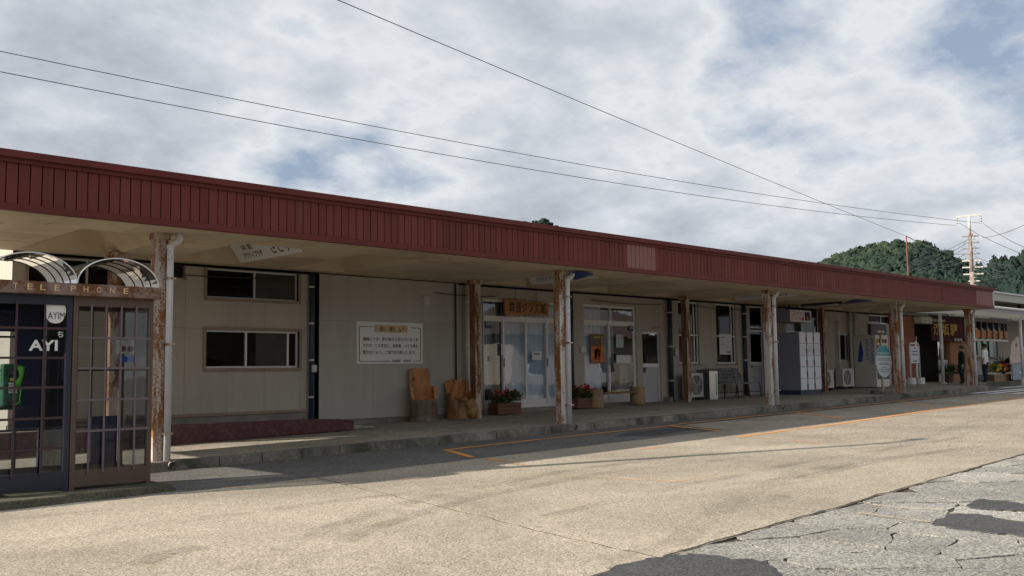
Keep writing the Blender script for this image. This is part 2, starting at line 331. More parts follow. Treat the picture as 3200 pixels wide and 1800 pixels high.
# ---------------------------------------------------------------- object helpers
def tag(o, label=None, cat=None, group=None, kind=None):
    if label: o['label'] = label
    if cat: o['category'] = cat
    if group: o['group'] = group
    if kind: o['kind'] = kind
    return o
def thing(name, loc, label, cat, group=None):
    o = bpy.data.objects.new(name, None); col.objects.link(o); o.location = loc; o.empty_display_size = .1
    o['wloc'] = list(map(float, loc)); return tag(o, label, cat, group)
def origin(p):
    while p is not None:
        if p.type == 'EMPTY' or p.parent is None: return Vector(p.get('wloc', (0, 0, 0)))
        p = p.parent
    return Vector((0, 0, 0))
def link(name, me, parent=None, loc=None):
    o = bpy.data.objects.new(name, me); col.objects.link(o)
    if parent is not None: o.parent = parent
    if loc is not None: o.location = loc
    return o
class MB:
    def __init__(s): s.v = []; s.f = []; s.mi = []; s.cur = 0
    def face(s, pts):
        b = len(s.v); s.v += [tuple(map(float, p)) for p in pts]; s.f.append(tuple(range(b, b+len(pts)))); s.mi.append(s.cur); return s
    def box(s, x0, x1, y0, y1, z0, z1):
        return s.hexa([(x0, y0, z0), (x1, y0, z0), (x1, y1, z0), (x0, y1, z0), (x0, y0, z1), (x1, y0, z1), (x1, y1, z1), (x0, y1, z1)])
    def hexa(s, p):
        b = len(s.v); s.v += [tuple(map(float, q)) for q in p]
        for f in ((0, 3, 2, 1), (4, 5, 6, 7), (0, 1, 5, 4), (1, 2, 6, 5), (2, 3, 7, 6), (3, 0, 4, 7)): s.f.append(tuple(b+i for i in f)); s.mi.append(s.cur)
        return s
    def prism(s, poly, vec):
        """polygon (list of 3D points) extruded along vec"""
        n = len(poly); b = len(s.v); vec = np.array(vec, float)
        s.v += [tuple(map(float, p)) for p in poly] + [tuple(map(float, np.array(p)+vec)) for p in poly]
        s.f.append(tuple(range(b, b+n))[::-1]); s.f.append(tuple(range(b+n, b+2*n))); s.mi += [s.cur]*2
        for i in range(n):
            j = (i+1) % n; s.f.append((b+i, b+j, b+n+j, b+n+i)); s.mi.append(s.cur)
        return s
    def tube(s, path, r, n=10, cap=True):
        path = [np.array(p, float) for p in path]; k = len(path); b = len(s.v); rs = r if hasattr(r, '__len__') else [r]*k
        prev = None
        for i, p in enumerate(path):
            t = path[min(i+1, k-1)]-path[max(i-1, 0)]; t = t/(np.linalg.norm(t)+1e-9)
            if prev is None:
                a = np.array([0, 0, 1.]) if abs(t[2]) < .9 else np.array([1., 0, 0]); u = np.cross(t, a)
            else: u = prev - t*np.dot(prev, t)
            u /= np.linalg.norm(u)+1e-9; prev = u; q = np.cross(t, u)
            for j in range(n):
                an = 2*math.pi*j/n; s.v.append(tuple(p+rs[i]*(math.cos(an)*u+math.sin(an)*q)))
        for i in range(k-1):
            for j in range(n):
                j2 = (j+1) % n; s.f.append((b+i*n+j, b+i*n+j2, b+(i+1)*n+j2, b+(i+1)*n+j)); s.mi.append(s.cur)
        if cap:
            s.f.append(tuple(b+j for j in range(n))[::-1]); s.f.append(tuple(b+(k-1)*n+j for j in range(n))); s.mi += [s.cur]*2
        return s
    def build(s, name, mats, parent=None, smooth=False, bevel=0, loc=None):
        o0 = origin(parent) if parent is not None else Vector((0, 0, 0))
        if loc is not None and parent is None: o0 = Vector(loc)
        me = bpy.data.meshes.new(name)
        me.from_pydata([(a-o0.x, b-o0.y, c-o0.z) for a, b, c in s.v], [], s.f)
        for m in (mats if isinstance(mats, (list, tuple)) else [mats]): me.materials.append(m)
        if len(set(s.mi)) > 1: me.polygons.foreach_set('material_index', s.mi)
        if smooth: me.polygons.foreach_set('use_smooth', [len(p) <= 4 for p in s.f])
        me.update(); o = link(name, me, parent, loc if parent is None else None)
        if loc is not None and parent is None: o['wloc'] = list(map(float, loc))
        if bevel:
            bm = o.modifiers.new('bevel', 'BEVEL'); bm.width = bevel; bm.segments = 2; bm.limit_method = 'ANGLE'
        return o
def box(name, m, parent, x0, x1, y0, y1, z0, z1, bevel=0): return MB().box(x0, x1, y0, y1, z0, z1).build(name, m, parent, bevel=bevel)

_txt = {}
def text(name, s, m, parent, o, right, up, w, h, ext=.002, bold=None):
    """lettering as thin solid glyphs, fitted into a w x h field whose lower left corner is o"""
    if s not in _txt:
        cu = bpy.data.curves.new('t', 'FONT'); cu.body = s; cu.resolution_u = 2; cu.offset = bold if bold is not None else (.012 if ord(s[0]) > 0x2000 else 0); ob = bpy.data.objects.new('t', cu); col.objects.link(ob)
        bpy.context.view_layer.update(); me = bpy.data.meshes.new_from_object(ob.evaluated_get(bpy.context.evaluated_depsgraph_get()))
        vs = np.array([v.co[:] for v in me.vertices]).reshape(-1, 3); fs = [tuple(p.vertices) for p in me.polygons]
        bpy.data.objects.remove(ob); bpy.data.curves.remove(cu); bpy.data.meshes.remove(me)
        _txt[s] = (vs, fs)
    vs, fs = _txt[s]
    if len(vs) == 0: return None
    mn, mx = vs.min(0), vs.max(0); sz = np.maximum(mx-mn, 1e-6)
    u = (vs[:, 0]-mn[0])/sz[0]*w; v = (vs[:, 1]-mn[1])/sz[1]*h
    right = np.array(right, float); right /= np.linalg.norm(right); up = np.array(up, float); up /= np.linalg.norm(up); nrm = np.cross(right, up)
    P = np.array(o)+u[:, None]*right+v[:, None]*up+nrm*ext
    b = MB(); b.v = [tuple(p) for p in P]; b.f = [f for f in fs]; b.mi = [0]*len(fs)
    return b.build(name, m, parent)
def chars(name, s, m, parent, o, right, up, w, h, gap=.12, ext=.002, vertical=False):
    """each character fitted to an equal cell"""
    n = len(s); right = np.array(right, float)/np.linalg.norm(right); up = np.array(up, float)/np.linalg.norm(up)
    for i, ch in enumerate(s):
        if ch.strip() == '': continue
        if not vertical: cw = w/n; oo = np.array(o)+right*(cw*i+cw*gap/2); text('letter', ch, m, parent, oo, right, up, cw*(1-gap), h, ext)
        else: chh = h/n; oo = np.array(o)+up*(h-chh*(i+1)+chh*gap/2); text('letter', ch, m, parent, oo, right, up, w, chh*(1-gap), ext)

def copy_tree(o, loc, label=None):
    r = o.copy(); col.objects.link(r); r.location = loc; r['wloc'] = list(map(float, loc))
    if label: r['label'] = label
    for ch in o.children:
        c = ch.copy(); col.objects.link(c); c.parent = r
        for g in ch.children:
            d = g.copy(); col.objects.link(d); d.parent = c
    return r


# ================================================================ THE SETTING
def sheet(xs, ys, off, name, m, parent=None, zf=None):
    b = MB(); zf = zf or (lambda x, y: zr(x))
    for i in range(len(xs)-1):
        for j in range(len(ys)-1):
            b.face([(x, y, zf(x, y)+off) for x, y in ((xs[i], ys[j]), (xs[i+1], ys[j]), (xs[i+1], ys[j+1]), (xs[i], ys[j+1]))])
    return b.build(name, m, parent)
XS = [-2500, -40, -10, 0, 5, 10, 15, 20, 25, 30, 35, 40, 60, 2500]
ground = sheet(XS, [-2500, -30, 0, 4, 12.6, 40, 2500], 0, 'ground', M_asph); tag(ground, 'dark worn asphalt ground of the station forecourt', kind='structure')

# concrete forecourt: three cast slabs with irregular joints
fore = bpy.data.objects.new('concrete_forecourt', None); col.objects.link(fore); tag(fore, 'sunlit pale concrete forecourt slabs in front of the canopy', kind='structure')
def wob(p, q, n=26, a=.022):
    p, q = np.array(p), np.array(q); d = (q-p); nn = np.array([-d[1], d[0]])/np.hypot(*d)
    return [p+d*t+nn*(RNG.normal()*a if 0 < t < 1 else 0) for t in np.linspace(0, 1, n)]
def slab(poly, m, top=.014, name='concrete_slab', parent=None, thick=.05):
    b = MB(); b.prism([(x, y, zr(x)+top-thick) for x, y in poly], (0, 0, thick)); b.f[0] = b.f[0]; return b.build(name, m, parent)
jA = wob((6.50, 10.03), (5.27, 3.99)); jB = wob((15.4, 10.4), (12.97, 4.33))
def shift(L, dx): return [(p[0]+dx, p[1]) for p in L]
eL = wob((-30, 3.2), (5.25, 3.99), 40, .012); eM = wob((5.30, 3.995), (12.95, 4.325), 40, .012); eR = wob((13.0, 4.33), (45, 5.0), 60, .012)
slab([tuple(p) for p in eL] + shift(jA[::-1], -.012) + [(6.4, 10.04), (3.0, 10.11), (-30, 10.12)], M_concrete, parent=fore)
topB = [tuple(p) for p in wob((15.37, 10.05), (6.52, 10.02), 24, .01)]
slab([tuple(p) for p in eM] + [(p[0]-.006, p[1]) for p in jB[::-1]] + topB + shift(jA, .012), M_concrete, parent=fore)
slab([tuple(p) for p in eR] + [(45, 11.3), (31.2, 11.42)] + [tuple(p) for p in wob((31.0, 11.42), (15.9, 11.52), 40, .01)] + [(p[0]+.006, p[1]) for p in jB], M_tan, parent=fore)

def dark_joint(L):
    b = MB()
    for p, q in zip(L[:-1], L[1:]): b.face([(x, y, zr(x)+.0115) for x, y in ((p[0]-.05, p[1]), (q[0]-.05, q[1]), (q[0]+.05, q[1]), (p[0]+.05, p[1]))])
    b.build('joint_filler', M_crack, fore)
dark_joint(jA); dark_joint(jB)
b_ = MB()
for L in (eL[20:], eM, eR[:30]):
    for p, q in zip(L[:-1], L[1:]):
        k = max(1, int((q[0]-p[0])/.12))
        for i in range(k):
            a_, c_ = p+(q-p)*i/k, p+(q-p)*(i+1)/k; w1, w2 = RNG.uniform(.002, .020, 2); b_.face([(a_[0], a_[1]-.016-w1, zr(a_[0])+.0255), (c_[0], c_[1]-.016-w2, zr(c_[0])+.0255), (c_[0], c_[1]+.004+w2*.5, zr(c_[0])+.0255), (a_[0], a_[1]+.004+w1*.5, zr(a_[0])+.0255)])
b_.build('edge_crack', M_crack, fore)
# kerbside asphalt strip repairs and road marks
patch = slab([(13.75, 10.45), (15.35, 10.7), (15.5, 11.25), (14.0, 11.3), (13.2, 10.95)], M_asph_new, .006, 'asphalt_patch', None, .02); tag(patch, 'small dark asphalt repair beside the orange line', kind='structure')
def strip(pts, wd, m, off, name, parent):
    pts = [np.array(p, float) for p in pts]; b = MB()
    for p, q in zip(pts[:-1], pts[1:]):
        d = (q-p)/np.linalg.norm(q-p); n = np.array([-d[1], d[0]])*wd/2
        k = max(1, int(np.linalg.norm(q-p)/.5))
        for i in range(k):
            a, c = p+(q-p)*i/k, p+(q-p)*(i+1)/k
            b.face([(x, y, zr(x)+off) for x, y in (a-n, c-n, c+n, a+n)])
    return b.build(name, m, parent)
marks = bpy.data.objects.new('road_markings', None); col.objects.link(marks); tag(marks, 'orange bay lines and white crossing painted on the road', kind='structure')
strip([(9.79, 11.56), (12.0, 11.68), (16.2, 11.73)], .10, M_orange, .005, 'orange_line', marks)
strip([(16.2, 11.73), (21.1, 11.78), (31.2, 11.9)], .095, M_orange, .019, 'orange_line', marks)
strip([(9.83, 11.50), (9.30, 10.35)], .095, M_orange, .005, 'orange_line', marks)
strip([(9.22, 9.95), (8.67, 8.2)], .12, M_orange_worn, .019, 'orange_line', marks)
strip([(14.0, 8.95), (17.8, 9.0), (22.2, 9.25), (29.2, 9.50), (36, 9.8)], .10, M_orange, .019, 'orange_line', marks)
for a, c in (((15.7, 11.66), (15.0, 9.95)), ((20.7, 11.6), (19.0, 9.6)), ((26.3, 11.6), (24.3, 9.9))): strip([a, c], .10, M_orange if c[0] > 16 else M_orange, .019, 'orange_line', marks)
for a, c in (((14.1, 8.9), (13.5, 7.2)), ((18.0, 8.9), (17.5, 7.9)), ((23.2, 9.2), (22.6, 8.2))): strip([a, c], .10, M_orange_worn, .019, 'orange_line', marks)
strip([(8.62, 6.28), (10.2, 6.38), (11.6, 6.24), (13.2, 6.05)], .13, M_sand, .018, 'faded_line', marks)
strip([(8.62, 6.28), (8.15, 8.6)], .12, M_sand, .018, 'faded_line', marks)
strip([(9.7, 8.85), (12.5, 8.95), (14.0, 8.95)], .12, M_orange_worn, .018, 'faded_line', marks)
for y0, x0, x1 in ((11.95, 32.4, 38.5), (11.28, 31.9, 38.5), (12.75, 37.2, 41.5), (10.6, 32.0, 38.5)): strip([(x0, y0), (x1, y0-.25)], .30, M_whitep, .024 if y0 < 11.6 else .012, 'crossing_stripe', marks)

# broken old asphalt in the right foreground
brk = bpy.data.objects.new('broken_asphalt', None); col.objects.link(brk); tag(brk, 'cracked grey asphalt breaking into pieces at the lower right', kind='structure')
sheet([-30, 0, 5, 10, 15, 20, 40], [-30, 0, 2, 3.3], .008, 'crack_bed', M_crack, brk)
b_ = MB()
for i in range(24):
    x0, x1 = 3+i*.7, 3.7+i*.7
    b_.face([(x0, 3.3, zr(x0)+.008), (x1, 3.3, zr(x1)+.008), (x1, 3.92+.041*(x1-4), zr(x1)+.008), (x0, 3.92+.041*(x0-4), zr(x0)+.008)])
b_.build('crack_bed', M_crack, brk)
# voronoi-like cells
seeds = []
for gx in np.arange(3.2, 20, .82):
    for gy in np.arange(-1.2, 4.6, .46):
        seeds.append((gx+RNG.uniform(-.36, .36)+(.4 if int(round(gy/.46)) % 2 else 0), gy+RNG.uniform(-.17, .17)))
seeds = np.array(seeds)
def clip(poly, a, n):                     # keep side where (p-a).n <= 0
    out = []
    for i in range(len(poly)):
        p, q = poly[i], poly[(i+1) % len(poly)]; dp, dq = np.dot(p-a, n), np.dot(q-a, n)
        if dp <= 0: out.append(p)
        if dp*dq < 0: out.append(p+(q-p)*dp/(dp-dq))
    return out
def far_edge(x): return 3.915+.0431*(x-4)
new_patches = [[tuple(road(*p)[:2]) for p in ((1860, 1810), (1960, 1775), (2080, 1748), (2150, 1742), (2270, 1755), (2400, 1768), (2440, 1815), (2300, 1900), (1900, 1900))],
               [tuple(road(*p)[:2]) for p in ((2912, 1648), (2960, 1616), (3060, 1618), (3130, 1632), (3230, 1650), (3230, 1690), (3120, 1680), (3000, 1664))], [tuple(road(*p)[:2]) for p in ((3020, 1590), (3060, 1570), (3120, 1574), (3230, 1590), (3230, 1606), (3120, 1604), (3060, 1600))]]
def inside(p, poly):
    c = False; j = len(poly)-1
    for i in range(len(poly)):
        if (poly[i][1] > p[1]) != (poly[j][1] > p[1]) and p[0] < (poly[j][0]-poly[i][0])*(p[1]-poly[i][1])/(poly[j][1]-poly[i][1])+poly[i][0]: c = not c
        j = i
    return c
np_cells = 0
for s in seeds:
    if s[1] > far_edge(s[0])+.3: continue
    poly = [s+np.array(d) for d in ((-1.5, -1.5), (1.5, -1.5), (1.5, 1.5), (-1.5, 1.5))]
    dd = np.hypot(*(seeds-s).T)
    for t in seeds[(dd > 1e-6) & (dd < 2.2)]:
        n = (t-s)/np.linalg.norm(t-s); gap = RNG.choice([.005, .008, .012], p=[.3, .5, .2])*(.8+1.0*abs(n[0]))
        poly = clip(poly, (s+t)/2-n*gap, n)
        if len(poly) < 3: break
    nn = np.array([-.0433, 1.0]); nn /= np.linalg.norm(nn)
    poly = clip(poly, np.array([4, far_edge(4)]), nn) if len(poly) >= 3 else poly
    if len(poly) < 3: continue
    # roughen edges
    pts = []
    for i in range(len(poly)):
        p, q = poly[i], poly[(i+1) % len(poly)]; L = np.linalg.norm(q-p); k = max(1, int(L/.10))
        for j in range(k): pts.append(p+(q-p)*j/k+(RNG.normal(size=2)*.014 if j else 0))
    dz = RNG.uniform(-.002, .005); b = MB(); b.prism([(x, y, zr(x)-.01) for x, y in pts], (0, 0, .028+dz)); b.build('asphalt_piece', M_broken, brk); np_cells += 1
for pp in new_patches:
    L = []
    for i in range(len(pp)): L += [tuple(x) for x in wob(pp[i], pp[(i+1) % len(pp)], 6, .020)[:-1]]
    slab(L, M_asph_new, .030, 'asphalt_patch', brk, .03)

for L in (((2680, 1612), (2770, 1625), (2910, 1643)), ((2705, 1584), (2800, 1596), (2950, 1603)), ((3080, 1487), (3200, 1500))):
    strip([road(*p)[:2] for p in L], .055, M_sand, .030, 'sand_filled_crack', brk)
strip([road(*p)[:2] for p in ((2100, 1712), (2180, 1650), (2290, 1572), (2400, 1520), (2500, 1484), (2640, 1452))], .26, M_tyre, .0165, 'tyre_stain', fore)
for L, wd in ((((900, 1790), (1150, 1660), (1480, 1560), (1900, 1480), (2350, 1430)), .20), (((760, 1790), (1010, 1660), (1330, 1560), (1760, 1476), (2250, 1412)), .20), (((60, 1720), (420, 1650), (900, 1590), (1500, 1520)), .24), (((2500, 1500), (2750, 1440), (3050, 1400), (3200, 1384)), .22), (((1700, 1620), (2050, 1540), (2500, 1450), (3000, 1370)), .18)):
    strip([road(*p)[:2] for p in L], wd, M_tyre2, .0160, 'tyre_stain', fore)
for px_, py_, r0 in ((1180, 1610, .22), (1950, 1520, .28), (520, 1690, .18), (2420, 1560, .20), (880, 1720, .14), (2700, 1400, .35), (1560, 1690, .10)):
    P_ = road(px_, py_); MB().face([(P_[0]+r0*(1+.3*math.sin(3*t+px_))*math.cos(t), P_[1]+r0*.8*(1+.25*math.sin(5*t))*math.sin(t), zr(P_[0])+.0168) for t in np.linspace(0, 2*math.pi, 25)[:-1]]).build('oil_stain', M_tyre, fore)
strip([road(*p)[:2] for p in ((430, 1772), (520, 1735), (640, 1715))], .22, M_tyre, .0165, 'tyre_stain', fore)

# pavement under the canopy with kerb stones
pave = sheet([-12, 0, 5, 10, 15, 20, 25, 30, 35.4], [12.64, 13.5, 14.5, 16.2], 0, 'pavement', M_pave, None, zp); tag(pave, 'concrete pavement under the long canopy with kerb', kind='structure')
sheet([35.4, 38, 41, 46, 70], [14.35, 16.2, 17.5], 0, 'pavement_end', M_pave, pave, zp)
x = -6.0
while x < 35.3:
    L = .66; drop = .05*max(0, 1-abs(x+.33-19.0)/2.6); dropn = .05*max(0, 1-abs(x+L+.33-19.0)/2.6)
    def q(xx, yy, top, d): return (xx, yy, (zp(xx, 12.64)+.004-d) if top else zr(xx)-.12)
    a, c = x+.004, x+L-.004; jit = RNG.uniform(-.006, .006)
    b = MB(); b.hexa([q(a, 12.47+jit, 0, 0), q(c, 12.47+jit, 0, 0), q(c, 12.66, 0, 0), q(a, 12.66, 0, 0), q(a, 12.50+jit, 1, drop), q(c, 12.50+jit, 1, dropn), q(c, 12.66, 1, 0), q(a, 12.66, 1, 0)])
    b.build('kerb_stone', M_kerb, pave, bevel=.012); x += L
# kerb return and far kerb
for i in range(3):
    b = MB(); y0 = 12.66+i*.6; b.box(35.4, 35.62, y0+.004, y0+.59, zr(35.5)-.1, zp(35.5, y0)+.004); b.build('kerb_stone', M_kerb, pave, bevel=.012)
for i in range(16):
    x0 = 35.62+i*.7; b = MB(); b.box(x0+.004, x0+.69, 14.2, 14.4, zr(x0)-.1, zp(x0, 14.4)+.006); b.build('kerb_stone', M_kerb, pave, bevel=.012)
for X in (5.83, 13.9, 21.58):
    b = MB(); z = zr(X)+.075; b.tube([(X, 12.46, z), (X, 12.56, z)], .042, 14, False); b.tube([(X, 12.46, z), (X, 12.56, z)], .036, 14, False)
    o = b.build('drain_outlet', M_rustall, pave); MB().tube([(X, 12.475, z), (X, 12.476, z)], .037, 14).build('outlet_hole', M_dark, o)
# ramp with maroon wall
ramp = bpy.data.objects.new('ramp', None); col.objects.link(ramp); tag(ramp, 'low ramp with maroon painted side along the station wall', kind='structure')
pr = [(3.2, .36), (10.33, .49), (10.33, .655), (10.1, .69), (9.5, .72), (6.8, .742), (3.2, .742)]
MB().prism([(x, 14.70, z) for x, z in pr], (0, .16, 0)).build('ramp_side', M_maroon, ramp, bevel=.01)
pf = [(3.2, .36), (10.9, .5), (10.9, .525), (9.6, .66), (6.8, .70), (3.2, .70)]
MB().prism([(x, 14.86, z) for x, z in pf], (0, 1.09, 0)).build('ramp_floor', M_pave, ramp)

# ================================================================ CANOPY
ZS, ZF0, ZF1 = 3.469, 3.455, 4.160
CX0, CX1 = 1.29, 34.85
can = thing('station_canopy', (18, 12.6, .55), 'long flat canopy with maroon ribbed fascia on rusty white posts', 'canopy')
bw = .133; X0 = 3.549
bm_ = MB().box(0, bw-.013, 0, .018, 3.525, 4.045); 
bme = None; bme_p = None
n = int(round((CX0-X0)/bw)); i = n
while X0+bw*i < CX1-.06:
    pale = 86 <= i <= 92 or X0+bw*i > 33.22
    src = bme_p if pale else bme
    xx = X0+bw*i
    if src is None:
        me = bpy.data.meshes.new('fascia_board'); me.from_pydata(bm_.v, [], bm_.f); me.materials.append(M_fascia_pale if pale else M_fascia); me.update(); src = me
        if pale: bme_p = me
        else: bme = me
    o = link('fascia_board', src, can); o.location = Vector((xx+.0045, 12.0+random.uniform(0, .003), 0))-Vector(can['wloc']); i += 1
box('fascia_backing', M_fascia_dk, can, CX0, CX1, 12.021, 12.05, 3.47, 4.10)
tr = MB(); tr.prism([(CX0-.05, 11.93, 4.075), (CX0-.05, 11.93, ZF1), (CX0-.05, 12.16, ZF1+.01), (CX0-.05, 12.16, 4.10), (CX0-.05, 11.965, 4.10), (CX0-.05, 11.965, 4.075)][::-1], (CX1-CX0+.1, 0, 0)); tr.build('top_trim', M_fascia_trim, can)
xs = [CX0, 4.4, 8.1, 11.9, 15.0, 18.6, 22.2, 25.8, 29.4, 33.2, CX1]
for a, c in zip(xs[:-1], xs[1:]):
    box('trim_band', M_fascia_trim, can, a+.002, c-.002, 11.972, 12.019, 4.02, 4.098)
    MB().prism([(a+.002, 11.975, ZF0), (a+.002, 11.975, 3.535), (a+.002, 12.018, 3.535), (a+.002, 12.06, 3.468), (a+.002, 12.06, ZF0)], (c-a-.004, 0, 0)).build('bottom_trim', M_fascia_trim, can)
box('end_flashing', M_sign, can, CX1-.012, CX1+.035, 11.985, 12.04, ZF0, 4.06)
box('end_fascia', M_fascia, can, CX1, CX1+.03, 12.045, 16.0, ZF0, 4.06)
box('end_fascia', M_fascia, can, CX0-.03, CX0, 12.045, 16.0, ZF0, 4.06)
box('roof_deck', M_roofm, can, CX0+.01, CX1-.02, 12.17, 16.2, 4.06, 4.11)
# soffit panels and coffers
cofs = [(6.16-1.34-2.27*k, 6.16-2.27*k) for k in (1,)]
cofs += [(r-1.34, r) for r in (6.16, 8.43, 10.71)] + [(r-1.40, r) for r in (15.72, 18.57, 21.36, 24.15, 26.85, 28.95, 30.99, 32.99, 34.5)]
g = .006
def sp(x0, x1, y0, y1):
    if x1-x0 < .05: return
    MB().box(x0+g, x1-g, y0+g, y1-g, ZS+random.uniform(-.003, .003), ZS+.02).build('soffit_panel', M_soffit, can)
x = CX0+.03; k = 0
while x < CX1-.1:
    nx = min(x+1.0, CX1-.03); sp(x, nx, 12.065, 13.03); x = nx
edges = [CX0+.03]
for a, c in cofs: edges += [a, c]
edges.append(CX1-.03)
for a, c in zip(edges[0::2], edges[1::2]):
    nseg = max(1, int(round((c-a)/1.0)))
    for s_ in range(nseg):
        p, q_ = a+(c-a)*s_/nseg, a+(c-a)*(s_+1)/nseg
        for y0, y1 in ((13.03, 13.97), (13.97, 14.80), (14.80, 15.55)): sp(p, q_, y0, y1)
x = CX0+.03
while x < CX1-.1:
    nx = min(x+2.0, CX1-.03); sp(x, nx, 15.55, 15.90); x = nx
cof_me = {}
for a, c in cofs:
    b = MB(); w_, h_, ins = c-a, .40, .30
    lo = [(a, 13.03, ZS), (c, 13.03, ZS), (c, 15.55, ZS), (a, 15.55, ZS)]; hi = [(a+ins, 13.03+ins, ZS+h_), (c-ins, 13.03+ins, ZS+h_), (c-ins, 15.55-ins, ZS+h_), (a+ins, 15.55-ins, ZS+h_)]
    for q1 in range(4):
        q2 = (q1+1) % 4; b.face([lo[q1], hi[q1], hi[q2], lo[q2]])
    b.face(hi[::-1]); b.build('soffit_coffer', M_coffer, can)
box('wall_trim', M_fascia_dk, can, 4.84, 35.2, 15.90, 15.925, 3.425, 3.47)
# posts and rainwater pipes
PX = [5.769, 13.832, 21.508, 28.854, 34.588]; PXb = [6.13, 13.80, 21.41, 28.86]
for k, X in enumerate(PX):
    zb = zp(X, 12.76); Y0 = 12.70
    pm = MB().box(X-.095, X+.07, Y0, Y0+.165, zb-.02, ZS); pm.mi = [0, 0, 0 if k in (1, 2) else 1, 0, 0, 1]
    p = pm.build('post', [M_white, M_white if k == 2 else M_rust], can)
    MB().box(X-.12, X+.10, Y0-.02, Y0+.185, ZS-.09, ZS-.003).build('post_head', M_rust, p, bevel=.006)
    px, py = X+.075, Y0-.06; zt = ZS-.20
    pp = MB().tube([(px, py, zb+.0), (px, py, zt), (px+.02, py-.01, zt+.04), (px+.08, py-.03, zt+.075), (px+.11, py-.04, zt+.11), (px+.115, py-.04, ZS)], .047, 14).build('rain_pipe', M_pipe, can, smooth=True)
    for zc in (zb+.35, zb+1.55, zb+2.45):
        MB().box(px-.062, px+.062, py-.06, Y0+.001, zc, zc+.028).build('pipe_bracket', M_rustall, pp)
    MB().tube([(px, py, zt-.02), (px, py, zt+.03)], .057, 14).build('pipe_collar', M_pipe, pp)
for X in PXb:
    zb = zp(X, 15.2); pm = MB().box(X-.09, X+.075, 15.12, 15.285, zb-.02, ZS); pm.mi = [0, 0, 0, 0, 0, 1]; p = pm.build('post', [M_rustall, M_brownrust], can)
    MB().box(X-.13, X+.11, 15.09, 15.33, ZS-.09, ZS-.003).build('post_head', M_rust, p)
# bracing ladder brackets between post five and its pipe
for zc in (1.25, 1.85, 2.45, 2.9): MB().box(PX[4]-.14, PX[4]+.30, 12.62, 12.66, zc, zc+.03).build('strap', M_rustall, can)
pl = thing('steel_pole', (at(2943, 1198, 14.9)[0], 14.9, zp(40.4, 14.9)), 'thin plain pale steel pole standing in front of the maroon curtain', 'pole')
PLX = at(2943, 1100, 14.9)[0]; MB().tube([(PLX, 14.9, zp(PLX, 14.9)), (PLX, 14.9, 3.525)], .065, 12).build('shaft', M_galv, pl, smooth=True)
MB().tube([(PLX, 14.9, zp(PLX, 14.9)), (PLX, 14.9, zp(PLX, 14.9)+.04)], .12, 12).build('base_plate', M_galv, pl)

# ================================================================ STATION BUILDING
bld = thing('station_building', (20, 16, .5), 'low cream rendered station building under the canopy', 'building')
OPEN = []                                   # openings X0 X1 z0 z1
def op(x0, y0, x1, y1): r = wr(x0, y0, x1, y1); OPEN.append(r); return r
ZTOP = 3.45
def toTop(r): r = (r[0], r[1], r[2], ZTOP-.03); OPEN[-1] = r; return r
oA0 = toTop(op(87, 800, 437, 905)); oV = op(536, 824, 579, 867); oA1 = toTop(op(645, 860, 932, 936)); oA2 = op(642, 1033, 934, 1150)
oD1 = op(1511, 940, 1773, 1274); oD2 = op(1826, 955, 1991, 1258); oD3 = op(2009, 1037, 2066, 1256)
oW1 = toTop(op(2121, 940, 2184, 1136)); oW2 = toTop(op(2239, 940, 2300, 1136)); oD4 = toTop(op(2346, 950, 2389, 1230))
oW3 = op(2618, 1042, 2656, 1127); oW4 = toTop(op(2715, 980, 2795, 1012)); oT = op(2455, 955, 2560, 1040)
oB = (37.55, 41.0, .90, 3.30)
oBt = wr(3040, 1008, 3148, 1060); oBl = wr(3045, 1066, 3118, 1115)
OPEN += [oB, oBt, oBl]
def holes(x0, x1, z0, z1, Y):
    xs = sorted({x0, x1} | {v for r in OPEN for v in r[:2] if x0 < v < x1}); zs = sorted({z0, z1} | {v for r in OPEN for v in r[2:] if z0 < v < z1})
    b = MB()
    for a, c in zip(xs[:-1], xs[1:]):
        for d, e in zip(zs[:-1], zs[1:]):
            mx, mz = (a+c)/2, (d+e)/2
            if any(r[0] < mx < r[1] and r[2] < mz < r[3] for r in OPEN): continue
            b.face([(a, Y, d), (c, Y, d), (c, Y, e), (a, Y, e)])
    return b
def comps(b):
    par = list(range(len(b.f)))
    def fd(i):
        while par[i] != i: i = par[i]
        return i
    key = {}
    for i, f in enumerate(b.f):
        for a, c in zip(f, f[1:]+f[:1]):
            k = tuple(sorted((tuple(round(v, 5) for v in b.v[a]), tuple(round(v, 5) for v in b.v[c]))))
            if k in key: par[fd(i)] = fd(key[k])
            else: key[k] = i
    out_ = {}
    for i, f in enumerate(b.f): out_.setdefault(fd(i), MB()).face([b.v[j] for j in f])
    return out_.values()
def wall(x0, x1, z0, z1, Y, sx, sz, m):
    sx = [x0]+[s for s in sx if x0 < s < x1]+[x1]; sz = [z0]+[s for s in sz if z0 < s < z1]+[z1]
    for a, c in zip(sx[:-1], sx[1:]):
        for d, e in zip(sz[:-1], sz[1:]):
            b = holes(a+.0025, c-.0025, d+.0025, e-.0025, Y)
            for b2 in comps(b): b2.build('wall_panel', m, bld)
    b = holes(x0, x1, z0, z1, Y+.012)
    if b.f: b.build('wall_backing', M_found, bld)
xA = at(960, 1000, YW)[0]; xB0 = at(992, 1000, YW)[0]; xB1 = at(1428, 1000, YW)[0]
wall(4.84, xA, .84, ZTOP, YW, [6.1, 7.15, 7.65, 8.45, 9.2, 9.95], [oA2[3]+.02], M_wall)
wall(xA, xB0, .60, ZTOP, YW+.10, [], [], M_wall)
wall(xB0, xB1, .62, ZTOP, YW-.06, [11.6], [2.55], M_wall2)
wall(xB1, oD1[0], .55, ZTOP, YW+.02, [], [], M_wall)
wall(oD1[0], oD1[1], .55, ZTOP, YW+.02, [oD1[0]+.85, oD1[0]+1.75], [], M_wall)
xC = at(1792, 1100, YW)[0]
